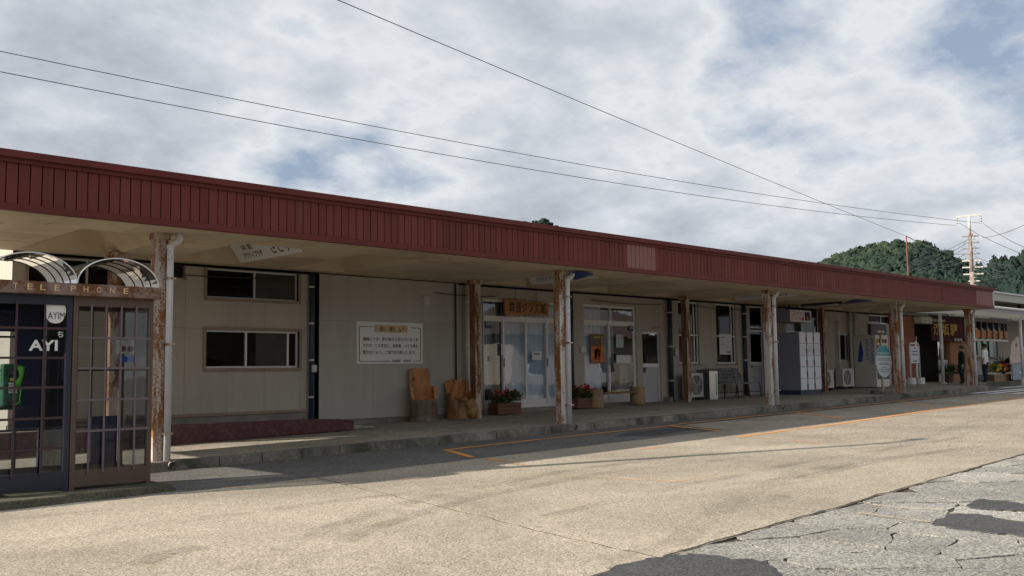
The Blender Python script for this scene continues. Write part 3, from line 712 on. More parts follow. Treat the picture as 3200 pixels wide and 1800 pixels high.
wall(oD1[1], xC, .55, ZTOP, YW+.12, [], [], M_found)
wall(xC, 22.0, .55, ZTOP, YW, [], [], M_wall)
wall(22.0, 26.1, .55, ZTOP, YW, [oW1[0], oW1[1], oW2[0], oW2[1], 25.2], [1.62], M_wall)
wall(26.1, 29.0, .55, ZTOP, YW, [], [], M_wall); wall(29.0, 35.4, .55, ZTOP, YW, [30.6, 31.7], [], M_wall)
# left end wall, rear and roof, floor
MB().face([(4.84, 22, .3), (4.84, YW, .3), (4.84, YW, 4.06), (4.84, 22, 4.06)]).build('end_wall', M_wall, bld)
box('rear_wall', M_wall, bld, 4.84, 50, 22, 22.1, .3, 4.0)
box('flat_roof', M_roofm, bld, 4.80, 50, 16.21, 22.2, 3.98, 4.07)
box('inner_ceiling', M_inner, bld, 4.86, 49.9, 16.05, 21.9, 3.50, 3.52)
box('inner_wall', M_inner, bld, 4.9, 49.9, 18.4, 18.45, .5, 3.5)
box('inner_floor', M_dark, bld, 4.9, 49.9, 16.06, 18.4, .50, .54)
box('foundation', M_found, bld, 4.84, xA+.03, YW-.02, YW+.05, .45, .79); box('base_flashing', M_frame, bld, 4.84, xA, YW-.035, YW+.0, .80, .852)
box('foundation', M_found, bld, xB0, xB1+.02, YW-.03, YW+.05, .42, .62)
for r in OPEN:                               # reveals
    if r in (oB, oBt, oBl): continue
    b = MB(); x0, x1, z0, z1 = r; y0, y1 = YW+.001, YW+.14
    b.face([(x0, y0, z0), (x0, y1, z0), (x0, y1, z1), (x0, y0, z1)]); b.face([(x1, y0, z0), (x1, y0, z1), (x1, y1, z1), (x1, y1, z0)])
    b.face([(x0, y0, z0), (x1, y0, z0), (x1, y1, z0), (x0, y1, z0)]); b.face([(x0, y0, z1), (x0, y1, z1), (x1, y1, z1), (x1, y0, z1)]); b.build('window_reveal', M_wall, bld)
def window(name, r, vm, hm, fm, gm, t=.035, Y=YW+.05, outer=None, sill=None, pane_mats=None):
    """frame with vertical bars vm and horizontal bars hm (fractions), panes as sub-parts"""
    x0, x1, z0, z1 = r; b = MB()
    xs = [0]+list(vm)+[1]; zs = [0]+list(hm)+[1]
    b.box(x0, x0+t, Y, Y+.05, z0, z1); b.box(x1-t, x1, Y, Y+.05, z0, z1); b.box(x0+t, x1-t, Y, Y+.05, z0, z0+t); b.box(x0+t, x1-t, Y, Y+.05, z1-t, z1)
    for v in vm: X = x0+(x1-x0)*v; b.box(X-t/2, X+t/2, Y-.004, Y+.046, z0+t, z1-t)
    for h in hm: Z = z0+(z1-z0)*h; b.box(x0+t, x1-t, Y-.008, Y+.042, Z-t/2, Z+t/2)
    f = b.build(name, fm, bld)
    k = 0
    for a, c in zip(xs[:-1], xs[1:]):
        for d, e in zip(zs[:-1], zs[1:]):
            m = pane_mats[k] if pane_mats else gm; k += 1
            yy = Y+.02+.004*(k % 2)
            MB().face([(x0+(x1-x0)*a+t/2, yy, z0+(z1-z0)*d+t/2), (x0+(x1-x0)*c-t/2, yy, z0+(z1-z0)*d+t/2), (x0+(x1-x0)*c-t/2, yy, z0+(z1-z0)*e-t/2), (x0+(x1-x0)*a+t/2, yy, z0+(z1-z0)*e-t/2)]).build('pane', m, f)
    if outer:
        o = MB(); w2 = outer; y0 = YW-.03
        o.box(x0-w2, x0, y0, y0+.10, z0-w2, z1+w2); o.box(x1, x1+w2, y0, y0+.10, z0-w2, z1+w2); o.box(x0, x1, y0, y0+.10, z1, z1+w2); o.box(x0-.01, x1+.01, y0-.02, y0+.10, z0-w2, z0); o.build('outer_frame', M_frame, f)
    return f
def curtain(x0, x1, z0, z1, Y, m, wl=.16, amp=.025, parent=None, name='curtain'):
    n = max(8, int((x1-x0)/.02)); b = MB(); b.v = []
    for i in range(n+1):
        X = x0+(x1-x0)*i/n; yy = Y+amp*math.sin(X*2*math.pi/wl+1.3*math.sin(X*3))+.5*amp*math.sin(X*2*math.pi/(wl*.43))
        b.v += [(X, yy, z0), (X, yy, z1)]
    b.f = [(2*i, 2*i+2, 2*i+3, 2*i+1) for i in range(n)]; b.mi = [0]*n; return b.build(name, m, parent or bld, smooth=True)
window('window', oA0, [.52], [], M_alu, M_glassd, .03, outer=.03); window('window', oA1, [.52], [], M_alu, M_glassd, .03, outer=.05)
window('window', oA2, [.43, .89], [], M_aluw, M_glassd, .035, outer=.05)
box('blind', pbr('grey_blind', (.40, .375, .32), .9), bld, oA1[0]+(oA1[1]-oA1[0])*.54, oA1[1], YW+.10, YW+.11, oA1[2], oA1[3])
box('blind', MATS['grey_blind'], bld, oA2[0]+(oA2[1]-oA2[0])*.55, oA2[0]+(oA2[1]-oA2[0])*.90, YW+.10, YW+.11, oA2[2], oA2[3])
box('vent_frame', M_frame, bld, oV[0]-.03, oV[1]+.03, YW-.015, YW+.0, oV[2]-.03, oV[2]); box('vent_back', M_dark, bld, oV[0], oV[1], YW+.10, YW+.12, oV[2], oV[3])
for j in range(4): box('vent_louvre', M_dark, bld, oV[0], oV[1], YW+.03, YW+.07, oV[2]+.05+j*.08, oV[2]+.06+j*.08)
# shop front 1
def shopfront(r, hz, vm, fr):
    x0, x1, z0, z1 = r
    f = window('shop_front', r, [], [hz], M_aluw, M_glass, .06)
    for c in [c for c in f.children]: bpy.data.objects.remove(c)
    zt = z0+(z1-z0)*hz
    b = MB()
    for v in fr[1:-1]: X = x0+(x1-x0)*v; b.box(X-.025, X+.025, YW+.045, YW+.095, zt+.03, z1-.06)
    b.build('transom_bar', M_aluw, f)
    for a, c in zip(fr[:-1], fr[1:]):
        MB().face([(x0+(x1-x0)*a+.03, YW+.075, zt+.03), (x0+(x1-x0)*c-.03, YW+.075, zt+.03), (x0+(x1-x0)*c-.03, YW+.075, z1-.05), (x0+(x1-x0)*a+.03, YW+.075, z1-.05)]).build('pane', M_glass, f)
    vs = [0]+vm+[1]
    for k, (a, c) in enumerate(zip(vs[:-1], vs[1:])):
        xa, xc = x0+(x1-x0)*a+(.03 if k == 0 else -.03), x0+(x1-x0)*c+(.03 if c < 1 else -.03); yy = YW+(.06 if k % 2 else .10)
        d = MB(); zt2 = zt-.03; t = .055
        d.box(xa, xa+t, yy, yy+.035, z0+.04, zt2); d.box(xc-t, xc, yy, yy+.035, z0+.04, zt2); d.box(xa+t, xc-t, yy, yy+.035, z0+.04, z0+.20); d.box(xa+t, xc-t, yy, yy+.035, zt2-.06, zt2)
        do = d.build('sliding_door', M_aluw, bld)
        MB().face([(xa+t, yy+.018, z0+.20), (xc-t, yy+.018, z0+.20), (xc-t, yy+.018, zt2-.06), (xa+t, yy+.018, zt2-.06)]).build('pane', M_glass, do)
        MB().box(xa+.012, xa+.04, yy-.008, yy, z0+.95, z0+1.15).build('door_pull', M_acd, do)
    return zt
z1t = shopfront(oD1, .835, [.25, .51, .77], [0, .45, 1]); z2t = shopfront(oD2, .83, [.5], [0, .52, 1])
curtain(oD1[0]+.05, oD1[0]+.9, oD1[2]+.05, oD1[3]-.05, YW+.60, M_curt, .25); curtain(oD1[0]+.75, oD1[1], oD1[2]+.05, oD1[3]-.05, YW+.24, M_curt); curtain(oD2[0], oD2[0]+.93, oD2[2]+.05, oD2[3]-.05, YW+.22, M_curt, .2)
curtain(oD2[0]+1.35, oD2[1]-.05, oD2[2]+.5, oD2[3]-.05, YW+.75, M_curt, .22)
box('sill_step', M_found, bld, oD1[0]-.1, oD1[1]+.05, YW-.14, YW+.13, .44, oD1[2]-.003); box('sill_step', M_found, bld, oD2[0]-.1, oD2[1]+.05, YW-.10, YW+.13, .5, oD2[2]-.003)
# shop contents seen through the left leaf
sh = box('display_shelf', M_sign, bld, oD1[0]+.1, oD1[0]+.85, YW+.5, YW+.8, oD1[2]+.02, oD1[2]+.55); box('display_shelf', M_sign, bld, oD1[0]+.1, oD1[0]+.62, YW+.55, YW+.8, oD1[2]+1.05, oD1[2]+1.42)
box('display_case', M_acd, bld, oD1[0]+.32, oD1[0]+.7, YW+.46, YW+.49, oD1[2]+.12, oD1[2]+.45)
MB().tube([(oD1[0]+.78, YW+.36, oD1[2]), (oD1[0]+.78, YW+.36, oD1[3])], .06, 12).build('inner_post', M_galv, bld, smooth=True)
# notices stuck on the glass
def sticker(r, m, Y, name='sticker'): return MB().box(r[0], r[1], Y-.002, Y, r[2], r[3]).build(name, m, bld)
YG1, YG2 = YW+.055, YW+.098
s1 = sticker(wr(1517, 1005, 1537, 1026, YG2), M_deepblue, YG2); chars('lettering', 'SSN', M_sign, s1, (wr(1518, 1007, 1536, 1015, YG2-.004)[0], YG2-.003, wr(1518, 1007, 1536, 1016, YG2)[2]), (1, 0, 0), (0, 0, 1), .19, .075)
s2 = sticker(wr(1966, 1018, 1984, 1034, YG1), M_deepblue, YG1); r_ = wr(1967, 1020, 1983, 1028, YG1); chars('lettering', 'SSN', M_sign, s2, (r_[0], YG1-.003, r_[2]), (1, 0, 0), (0, 0, 1), r_[1]-r_[0], r_[3]-r_[2])
sticker(wr(1663, 1098, 1692, 1125, YG1), M_paper, YG1); r_ = wr(1669, 1104, 1686, 1108, YG1); box('print_line', M_black, bld, r_[0], r_[1], YG1-.005, YG1-.003, r_[2], r_[3])
sticker(wr(1566, 1074, 1574, 1110, YG1), M_paper, YG1)
po = sticker(wr(1845, 1044, 1889, 1136, YG2), M_crabd, YG2, 'poster'); r_ = wr(1846, 1082, 1889, 1133, YG2); box('poster_crab', M_crab, po, r_[0], r_[1], YG2-.004, YG2-.002, r_[2], r_[3])
r_ = wr(1878, 1050, 1886, 1096, YG2); chars('lettering', '松葉かに', M_gold, po, (r_[0], YG2-.004, r_[2]), (1, 0, 0), (0, 0, 1), r_[1]-r_[0], r_[3]-r_[2], vertical=True)
r_ = wr(1855, 1050, 1874, 1058, YG2); box('poster_heading', M_yellowfl, po, r_[0], r_[1], YG2-.004, YG2-.002, r_[2]+.02, r_[3]-.02)
rr = random.Random(3); pc = wr(1847, 1085, 1888, 1132, YG2)
for j in range(9):
    a = rr.uniform(pc[0]+.05, pc[1]-.12); zc = rr.uniform(pc[2]+.03, pc[3]-.2); MB().face([(a, YG2-.006, zc), (a+.05, YG2-.006, zc), (a+rr.uniform(-.12, .14), YG2-.006, zc+.28), (a+rr.uniform(-.14, .10), YG2-.006, zc+.26)]).build('crab_leg', pbr('crab_red', (.55, .10, .02), .5, .3, 20), po)
sticker(wr(1925, 1046, 1948, 1086, YG1), pbr('pale_poster', (.40, .46, .50), .6, .15, 8), YG1, 'poster'); r_ = wr(1927, 1055, 1946, 1061, YG1); chars('lettering', 'アイスクリーム', pbr('orange_print', (.55, .2, .1)), bld, (r_[0], YG1-.004, r_[2]), (1, 0, 0), (0, 0, 1), r_[1]-r_[0], r_[3]-r_[2])
sticker(wr(1926, 1110, 1970, 1135, YG1), M_paper, YG1, 'calendar')
vb = sticker(wr(1938, 1140, 1960, 1210, YG1+.3), M_timetable, YG1+.3, 'name_board'); r_ = wr(1943, 1165, 1957, 1208, YG1+.3); chars('lettering', '山本商', M_navy, vb, (r_[0], YG1+.296, r_[2]), (1, 0, 0), (0, 0, 1), r_[1]-r_[0], r_[3]-r_[2], vertical=True)
box('stored_box', pbr('blue_box', (.10, .14, .2)), bld, *[wr(1918, 1205, 1967, 1245, YW+.4)[i] for i in (0, 1)], YW+.3, YW+.5, *[wr(1918, 1205, 1967, 1245, YW+.4)[i] for i in (2, 3)])
# aluminium service door
def service_door(r, mid, fm, gm, top=.06):
    x0, x1, z0, z1 = r; b = MB(); t = .055; zm = z0+(z1-z0)*mid
    b.box(x0, x0+t, YW+.05, YW+.10, z0, z1); b.box(x1-t, x1, YW+.05, YW+.10, z0, z1); b.box(x0+t, x1-t, YW+.05, YW+.10, z1-top, z1); b.box(x0+t, x1-t, YW+.05, YW+.10, zm-.05, zm+.05)
    d = b.build('service_door', fm, bld); MB().box(x0+t, x1-t, YW+.075, YW+.09, z0, zm-.05).build('door_panel', pbr('door_sheet', (.40, .41, .42), .45, .05, 2), d)
    MB().face([(x0+t, YW+.08, zm+.05), (x1-t, YW+.08, zm+.05), (x1-t, YW+.08, z1-top), (x0+t, YW+.08, z1-top)]).build('pane', gm, d)
    MB().box(x0+.07, x0+.13, YW+.02, YW+.05, zm-.12, zm-.06).build('door_handle', M_acd, d); return d
d3 = service_door(oD3, .52, M_alu, M_glassd); service_door((oD4[0], oD4[1], oD4[2], oD4[2]+1.95), .47, M_aluw, M_glassd)
box('back_blind', M_dark, bld, oD3[0], oD3[1], YW+.16, YW+.18, oD3[2], oD3[3])
r_ = oD3; MB().box(r_[0]+.08, r_[0]+.24, YW+.046, YW+.049, r_[2]+.78, r_[2]+.92).build('sticker', M_blue, d3); MB().face([(r_[0]+.16, YW+.044, r_[2]+.78), (r_[0]+.24, YW+.044, r_[2]+.78), (r_[0]+.24, YW+.044, r_[2]+.92)]).build('sticker_flash', M_yellowfl, d3); MB().box(r_[0]+.03, r_[0]+.07, YW+.046, YW+.049, r_[2]+.78, r_[2]+.92).build('sticker', M_red, d3)
MB().box(r_[0]+.33, r_[0]+.55, YW+.0, YW+.05, r_[3]-.09, r_[3]-.04).build('door_closer', M_steel, d3)
f4 = window('transom_window', (oD4[0], oD4[1], oD4[2]+2.0, oD4[3]), [], [], M_aluw, M_glassd, .04)
for r in (oW1, oW2): window('window', r, [.82], [.46], M_aluw, M_glassd, .04); box('window_sill', M_frame, bld, r[0]-.04, r[1]+.04, YW-.03, YW+.06, r[2]-.045, r[2]-.001); box('blind', pbr('tan_blind', (.30, .27, .22), .9), bld, r[0], r[0]+(r[1]-r[0])*.80, YW+.18, YW+.19, r[2], r[2]+(r[3]-r[2])*.44)
sticker(wr(2248, 1044, 2285, 1108, YW+.05), M_paper, YW+.05, 'map_poster')
for j, (a, c, d, e) in enumerate([(2252, 1050, 2265, 1055), (2252, 1075, 2266, 1076), (2264, 1070, 2280, 1071), (2270, 1085, 2280, 1086), (2272, 1098, 2284, 1102)]):
    r_ = wr(a, c, d, e, YW+.046); box('print_line', M_blue, bld, r_[0], r_[1], YW+.045, YW+.047, r_[2], r_[3])
window('window', oW3, [.78], [], M_alu, M_glassd, .04); window('window', oW4, [.5], [], M_alu, M_glassd, .04); window('window', oT, [.5], [], M_alu, M_glassd, .04)
box('wall_box', M_acd, bld, *wr(2712, 1015, 2760, 1048)[:2], YW-.12, YW-.003, *wr(2712, 1015, 2760, 1048)[2:])
# downpipes, conduits, fittings on the wall
def pipe(path, r, m, name='down_pipe', collars=0):
    o = MB().tube(path, r, 12).build(name, m, bld, smooth=True)
    for k in range(collars):
        z = path[0][2]+(path[-1][2]-path[0][2])*(k+.6)/collars; MB().tube([(path[0][0], path[0][1], z-.015), (path[0][0], path[0][1], z+.015)], r*1.18, 12).build('collar', M_galv, o)
    return o
xp = at(977, 1000, YW-.1)[0]; pipe([(xp, YW-.06, .66), (xp, YW-.06, 3.46)], .046, M_navy, collars=4); MB().tube([(xp, YW-.06, .66), (xp+.05, YW-.16, .62)], .050, 12).build('pipe_shoe', M_navy, bld)
xp = at(1424, 1000, YW-.1)[0]; pipe([(xp, YW-.10, .95), (xp, YW-.10, 3.44)], .022, M_iron, 'cable_pipe')
xp = at(1462, 1000, YW-.1)[0]; pipe([(xp, YW-.08, .58), (xp, YW-.08, 3.44)], .05, M_acw, collars=3)
xp = at(1784, 1000, YW-.05)[0]; pipe([(xp, YW-.05, .6), (xp, YW-.05, 3.44)], .06, M_navy)
xp = at(2096, 1100, YW-.1)[0]; pipe([(xp, YW-.10, .66), (xp, YW-.10, 3.44)], .065, M_navy, collars=3); box('pipe_block', M_found, bld, xp-.24, xp-.09, YW-.2, YW-.03, .52, .78)
xp = at(2331, 1100, YW-.1)[0]; pipe([(xp, YW-.08, .66), (xp, YW-.08, 3.44)], .06, M_navy, collars=4)
for px_ in (2661, 2675): xp = at(px_, 1100, YW-.1)[0]; pipe([(xp, YW-.10, .76), (xp, YW-.10, 3.44)], .06, M_acw, collars=3)
a = at(2043, 1024, YW-.05); c = at(2088, 1036, YW-.05); pipe([(a[0], YW-.04, a[2]), (c[0]-.25, YW-.04, a[2]), (c[0], YW-.04, a[2]-.10), (c[0]+.06, YW-.04, a[2]-.35), (c[0]+.08, YW-.04, .9), (c[0]+.14, YW-.04, .78)], .022, pbr('conduit_beige', (.42, .36, .24), .5), 'conduit')
a = at(2618, 1010, YW-.05); pipe([(a[0], YW-.02, a[2]+.05), (a[0]+.02, YW-.12, a[2]), (a[0]-.10, YW-.12, a[2]-.3), (a[0]-.12, YW-.12, 1.35)], .035, M_galv, 'conduit'); pipe([(29.05, YW-.12, 1.42), (a[0]-.12, YW-.12, 1.42)], .03, M_galv, 'conduit')
r_ = wr(1812, 1081, 1827, 1102); box('intercom', M_acw, bld, r_[0], r_[1], YW-.05, YW-.002, r_[2], r_[3], .006)

for X0_, X1_, z_, dz in ((5.2, 9.7, 3.30, .05), (13.2, 15.0, 3.22, .03), (18.3, 21.2, 3.28, .04), (22.6, 26.0, 3.31, .05)):
    pipe([(X0_+(X1_-X0_)*t, YW-.10, z_-dz*4*t*(1-t)) for t in np.linspace(0, 1, 14)], .009, M_iron, 'wall_cable')
for X, z, w_, h_ in ((10.15, 1.55, .10, .14), (12.9, 2.95, .14, .18), (14.75, 1.75, .09, .12), (21.75, 1.9, .12, .20), (25.3, 2.6, .14, .10), (30.2, 2.9, .16, .22)):
    box('junction_box', M_acw, bld, X, X+w_, YW-.13, YW-.062, z, z+h_, .006)
# ================================================================ TELEPHONE BOOTHS
def booth(name, x0, x1, label, fm, bars, barm, kick, vb, hb):
    y0, y1 = 10.75, 11.58; zb = .305; zt = 2.38
    t = thing(name, ((x0+x1)/2, 11.15, zb), label, 'phone booth', 'telephone booths under the barrel roofs')
    for a in (x0, x1-.055):
        for c in (y0, y1-.055): MB().box(a, a+.055, c, c+.055, zb-.03, zt).build('corner_post', fm, t, bevel=.004)
    for c in (y0+.004, y1-.050): MB().box(x0+.055, x1-.055, c, c+.045, zt-.10, zt).build('top_rail', fm, t); MB().box(x0+.055, x1-.055, c, c+.045, zb+.03, zb+.21).build('kick_plate', kick, t)
    for a in (x0+.005, x1-.05): MB().box(a, a+.045, y0+.055, y1-.055, zt-.10, zt).build('top_rail', fm, t); MB().box(a, a+.045, y0+.055, y1-.055, zb+.03, zb+.17).build('kick_plate', kick, t)
    # glazing
    MB().face([(x0+.055, y0+.03, zb+.21), (x1-.055, y0+.03, zb+.21), (x1-.055, y0+.03, zt-.1), (x0+.055, y0+.03, zt-.1)]).build('front_pane', M_glassb, t)
    MB().face([(x0+.055, y1-.03, zb+.21), (x1-.055, y1-.03, zb+.21), (x1-.055, y1-.03, zt-.1), (x0+.055, y1-.03, zt-.1)]).build('rear_pane', M_glassb, t)
    for a in (x0+.03, x1-.03): MB().face([(a, y0+.055, zb+.17), (a, y1-.055, zb+.17), (a, y1-.055, zt-.1), (a, y0+.055, zt-.1)]).build('side_pane', M_glasss, t)
    for v in vb: X = x0+(x1-x0)*v; MB().box(X-.010, X+.010, y0-.016, y0-.004, zb+.17, zt-.08).build('guard_bar', barm, t); MB().box(X-.012, X+.012, y1-.012, y1+.004, zb+.05, zt-.02).build('rear_bar', M_boothf, t)
    for h in hb: Z = zb+(zt-zb)*h; MB().box(x0+.045, x1-.045, y0-.026, y0-.0165, Z-.012, Z+.012).build('guard_bar', barm, t)
    for h in (.3, .62, .8): Z = zb+(zt-zb)*h; MB().box(x0+.05, x1-.05, y1+.005, y1+.015, Z-.012, Z+.012).build('rear_bar', M_boothf, t)
    MB().box(x0, x1, y0, y1, zt, zt+.03).build('ceiling', fm, t)
    # barrel roof
    cx, hw, rise, n = (x0+x1)/2, (x1-x0)/2+.005, .30, 20
    zr0 = zt+.135; prof = [(cx-hw*math.cos(math.pi*i/n), zr0+rise*math.sin(math.pi*i/n)) for i in range(n+1)]
    b = MB()
    for (xa, za), (xc, zc) in zip(prof[:-1], prof[1:]): b.face([(xa, y0-.10, za), (xc, y0-.10, zc), (xc, y1-.05, zc), (xa, y1-.05, za)])
    v = b.build('barrel_roof', M_acryl, t, smooth=True)
    for Y in (y0-.10, y0+.10, y0+.30, y0+.52, y1-.05): MB().tube([(p[0], Y, p[1]) for p in prof], .007, 6).build('roof_rib', M_acrrib if Y > y0 else M_alu, v)
    MB().box(cx-.02, cx+.02, y0-.09, y1-.06, zr0+rise-.015, zr0+rise-.003).build('ridge_bar', M_acrrib, v)
    return t
bt1 = booth('telephone_booth', 2.98, 3.885, 'left phone booth with dark blue frame and green phone inside', M_boothf, None, M_barsd, M_boothf, [.07, .376, .685], [.22, .375, .53, .68, .83])
bt2 = booth('telephone_booth', 3.895, 4.785, 'phone booth with bronze frame and pale guard bars beside the first canopy post', M_boothb, None, M_bars, M_boothb, [.21, .39, .58, .77], [.30, .46, .625, .785])
hd = thing('booth_header', (3.85, 10.7, 2.38), 'rusty header beam lettered TELEPHONE across both phone booths', 'sign')
MB().box(2.80, 4.83, 10.655, 10.74, 2.385, 2.515).build('beam', M_header, hd, bevel=.006)
for i, ch in enumerate('TELEPHONE'):
    px = [50, 95, 135, 180, 230, 270, 311, 352, 395][i]; X = at(px, 900, 10.65)[0]
    text('letter', ch, M_letters, hd, (X-.028, 10.655, 2.425), (1, 0, 0), (0, 0, 1), .05, .062, .0025)
bs = thing('booth_plinth', (3.8, 11.1, .25), 'mossy concrete plinth below the telephone booths', 'plinth')
MB().hexa([(1.5, 10.36, .16), (4.93, 10.36, .2), (4.93, 11.85, .2), (1.5, 11.85, .16), (1.5, 10.40, .285), (4.90, 10.40, .31), (4.90, 11.85, .31), (1.5, 11.85, .285)])  .build('plinth_block', aggregate('mossy_concrete', (.05, .05, .034), (.12, .115, .08), 90, .95, .4, 2.0, (.03, .03, .02), .2), bs, bevel=.02)
# third, mostly cropped at the left edge: booth contents
ph = thing('public_telephone', (3.20, 11.35, 1.2), 'green public telephone on a shelf inside the left booth', 'telephone')
def gp(px, py, Y=11.25): return at(px, py, Y)
A, Bq = gp(6, 1270), gp(62, 1137)
MB().hexa([(A[0], 11.16, A[2]), (Bq[0], 11.16, A[2]), (Bq[0], 11.36, A[2]), (A[0], 11.36, A[2]), (A[0], 11.24, Bq[2]), (Bq[0]-.01, 11.24, Bq[2]), (Bq[0]-.01, 11.36, Bq[2]), (A[0], 11.36, Bq[2])]).build('phone_body', M_green, ph, bevel=.012)
h0, h1 = gp(67, 1152, 11.14), gp(57, 1198, 11.14)
hs = MB().tube([h0+np.array([-.02, .02, .01]), h0, (h0+h1)/2+np.array([.012, -.01, 0]), h1, h1+np.array([-.015, .02, -.005])], [.036, .036, .020, .033, .033], 10).build('handset', M_green2, ph, smooth=True)
MB().tube([h1, h1+np.array([.03, 0, -.06]), h1+np.array([.02, .01, -.20]), h1+np.array([-.03, .02, -.24])], .008, 6).build('cord', M_green2, hs)
for i in range(3):
    for j in range(4): MB().box(A[0]+.035+i*.028, A[0]+.056+i*.028, 11.148, 11.175, A[2]+.14+j*.030, A[2]+.162+j*.030).build('key', M_sign, ph)
MB().box(A[0]+.03, Bq[0]-.06, 11.17, 11.20, A[2]+.33, A[2]+.40).build('display', M_acd, ph); MB().box(A[0]+.03, Bq[0]-.05, 11.15, 11.18, A[2]+.03, A[2]+.07).build('coin_tray', M_acd, ph); MB().box(A[0]+.05, Bq[0]-.08, 11.155, 11.185, A[2]+.27, A[2]+.30).build('card_slot', M_yellowfl, ph)
MB().tube([h0+np.array([-.03, .10, -.03]), h0+np.array([0, .01, -.01])], .012, 6).build('cradle', M_acd, ph)
MB().box(3.05, 3.55, 11.12, 11.52, A[2]-.035, A[2]-.005).build('shelf', M_boothf, ph)
MB().tube([(3.28, 11.34, .31), (3.28, 11.34, A[2]-.035)], .06, 12).build('pedestal', M_sign, ph, smooth=True)
st = thing('glass_decal', (3.6, 10.81, 1.6), 'white round sticker and white letters AYIM on the left booth glass', 'decal')
c0, c1 = gp(138, 1012, 10.79), gp(206, 937, 10.79); cx_, cz_ = (c0[0]+c1[0])/2, (c0[2]+c1[2])/2; rx_, rz_ = (c1[0]-c0[0])/2, (c1[2]-c0[2])/2
MB().face([(cx_+rx_*math.cos(a)*(1+.04*math.sin(3*a)), 10.778, cz_+rz_*math.sin(a)*(1+.05*math.cos(2*a))) for a in np.linspace(0, 2*math.pi, 30)[:-1]]).build('sticker', M_sign, st)
star = [(cx_-.01+(.035 if i % 2 else .075)*math.cos(math.pi*i/8)*.8, 10.776, cz_+rz_*.92-(.02 if i % 2 else .06)*math.sin(math.pi*i/8)) for i in range(9)]
MB().face(star).build('star_mark', M_deepblue, st)
text('lettering', 'AYIM', M_black, st, (gp(148, 997, 10.79)[0], 10.777, gp(148, 997, 10.79)[2]), (1, 0, 0), (0, 0, 1), gp(200, 990, 10.79)[0]-gp(148, 990, 10.79)[0], .075)
text('lettering', 'AYI', M_sign, st, (gp(88, 1096, 10.79)[0], 10.777, gp(88, 1096, 10.79)[2]), (1, 0, 0), (0, 0, 1), gp(178, 1090, 10.79)[0]-gp(88, 1090, 10.79)[0], .115, bold=.025)
text('lettering', 'ち', M_sign, st, (gp(178, 1054, 10.79)[0], 10.777, gp(178, 1054, 10.79)[2]), (1, 0, 0), (0, 0, 1), .06, .065)
MB().box(3.95, 4.10, 11.50, 11.535, .50, 2.28).build('blue_panel', M_deepblue, bt2); MB().box(3.56, 3.82, 11.50, 11.535, .95, 2.28).build('blue_panel', M_deepblue, bt1); MB().box(3.06, 3.82, 11.48, 11.50, 2.02, 2.28).build('blue_panel', M_deepblue, bt1); MB().box(4.40, 4.70, 11.50, 11.535, .50, 1.05).build('blue_panel', M_deepblue, bt2)
nt = thing('booth_notice', (4.6, 11.53, 1.5), 'white notice with two red circles in the right booth', 'notice')
r_ = wr(362, 1063, 420, 1106, 11.52); MB().box(r_[0], r_[1], 11.515, 11.52, r_[2], r_[3]).build('paper', M_paper, nt)
for k in (.36, .78):
    cxx = r_[0]+(r_[1]-r_[0])*k; czz = r_[2]+(r_[3]-r_[2])*.38; MB().tube([(cxx+.032*math.cos(a), 11.511, czz+.032*math.sin(a)) for a in np.linspace(0, 2*math.pi, 17)], .005, 6).build('red_ring', M_red, nt); MB().tube([(cxx, 11.512, czz), (cxx, 11.514, czz)], .024, 10).build('grey_disc', M_acd, nt)
r_ = wr(370, 1114, 421, 1131, 11.52); MB().box(r_[0], r_[1], 11.505, 11.514, r_[2], r_[3]).build('blue_strip', pbr('bright_blue', (.01, .10, .45), .5), nt)
# slim lamp post just left of the view, whose shadow crosses the concrete
lp = thing('lamp_post', (2.0, 11.72, .2), 'tall grey lamp post left of the booths casting a long shadow', 'lamp post')
MB().tube([(2.0, 11.72, .2), (2.0, 11.72, 3), (2.0, 11.72, 7.7)], [.11, .10, .07], 12).build('shaft', M_galv, lp, smooth=True)
MB().tube([(2.0, 11.72, 7.6), (2.3, 11.72, 7.8), (2.7, 11.72, 7.85)], [.05, .05, .09], 10).build('lamp_head', M_galv, lp, smooth=True)

# ================================================================ SIGNS
nb = thing('notice_board', (11.9, 15.85, 1.9), 'white notice with maroon border asking people not to park bicycles', 'notice')
YN = YW-.075; r_ = wr(1114, 1007, 1320, 1137, YN); NX0, NX1, NZ0, NZ1 = r_
MB().box(NX0, NX1, YN-.012, YN+.012, NZ0, NZ1).build('panel', M_sign, nb, bevel=.003)
Wn, Hn = NX1-NX0, NZ1-NZ0
def ncoord(u, v): return (NX0+Wn*u, YN-.014, NZ0+Hn*v)
def nbar(u0, v0, u1, v1): MB().box(NX0+Wn*u0, NX0+Wn*u1, YN-.0155, YN-.0125, NZ0+Hn*v0, NZ0+Hn*v1).build('border_line', M_brownp, nb)
lw, lh = .009, .015
nbar(.06, .87, .235, .885); nbar(.80, .87, .93, .885); nbar(.06, .055, .50, .07); nbar(.84, .055, .93, .07); nbar(.03, .11, .03+lw, .83); nbar(.96, .11, .96+lw, .83)
for (u, v, a0) in ((.06, .83, 90), (.93, .83, 0), (.06, .11, 180), (.93, .11, 270)):
    pts = [(NX0+Wn*(u+.0345*math.cos(rad(a0+t))), YN-.014, NZ0+Hn*(v+.0475*math.sin(rad(a0+t)))) for t in range(0, 91, 15)]
    MB().tube(pts, .009, 6).build('border_corner', M_brownp, nb)
MB().box(NX0+Wn*.255, NX0+Wn*.755, YN-.020, YN-.013, NZ0+Hn*.75, NZ0+Hn*.925).build('title_plate', M_woodplate, nb, bevel=.003)
chars('lettering', 'お願い', M_brownp, nb, (NX0+Wn*.30, YN-.021, NZ0+Hn*.785), (1, 0, 0), (0, 0, 1), Wn*.43, Hn*.105, .42)
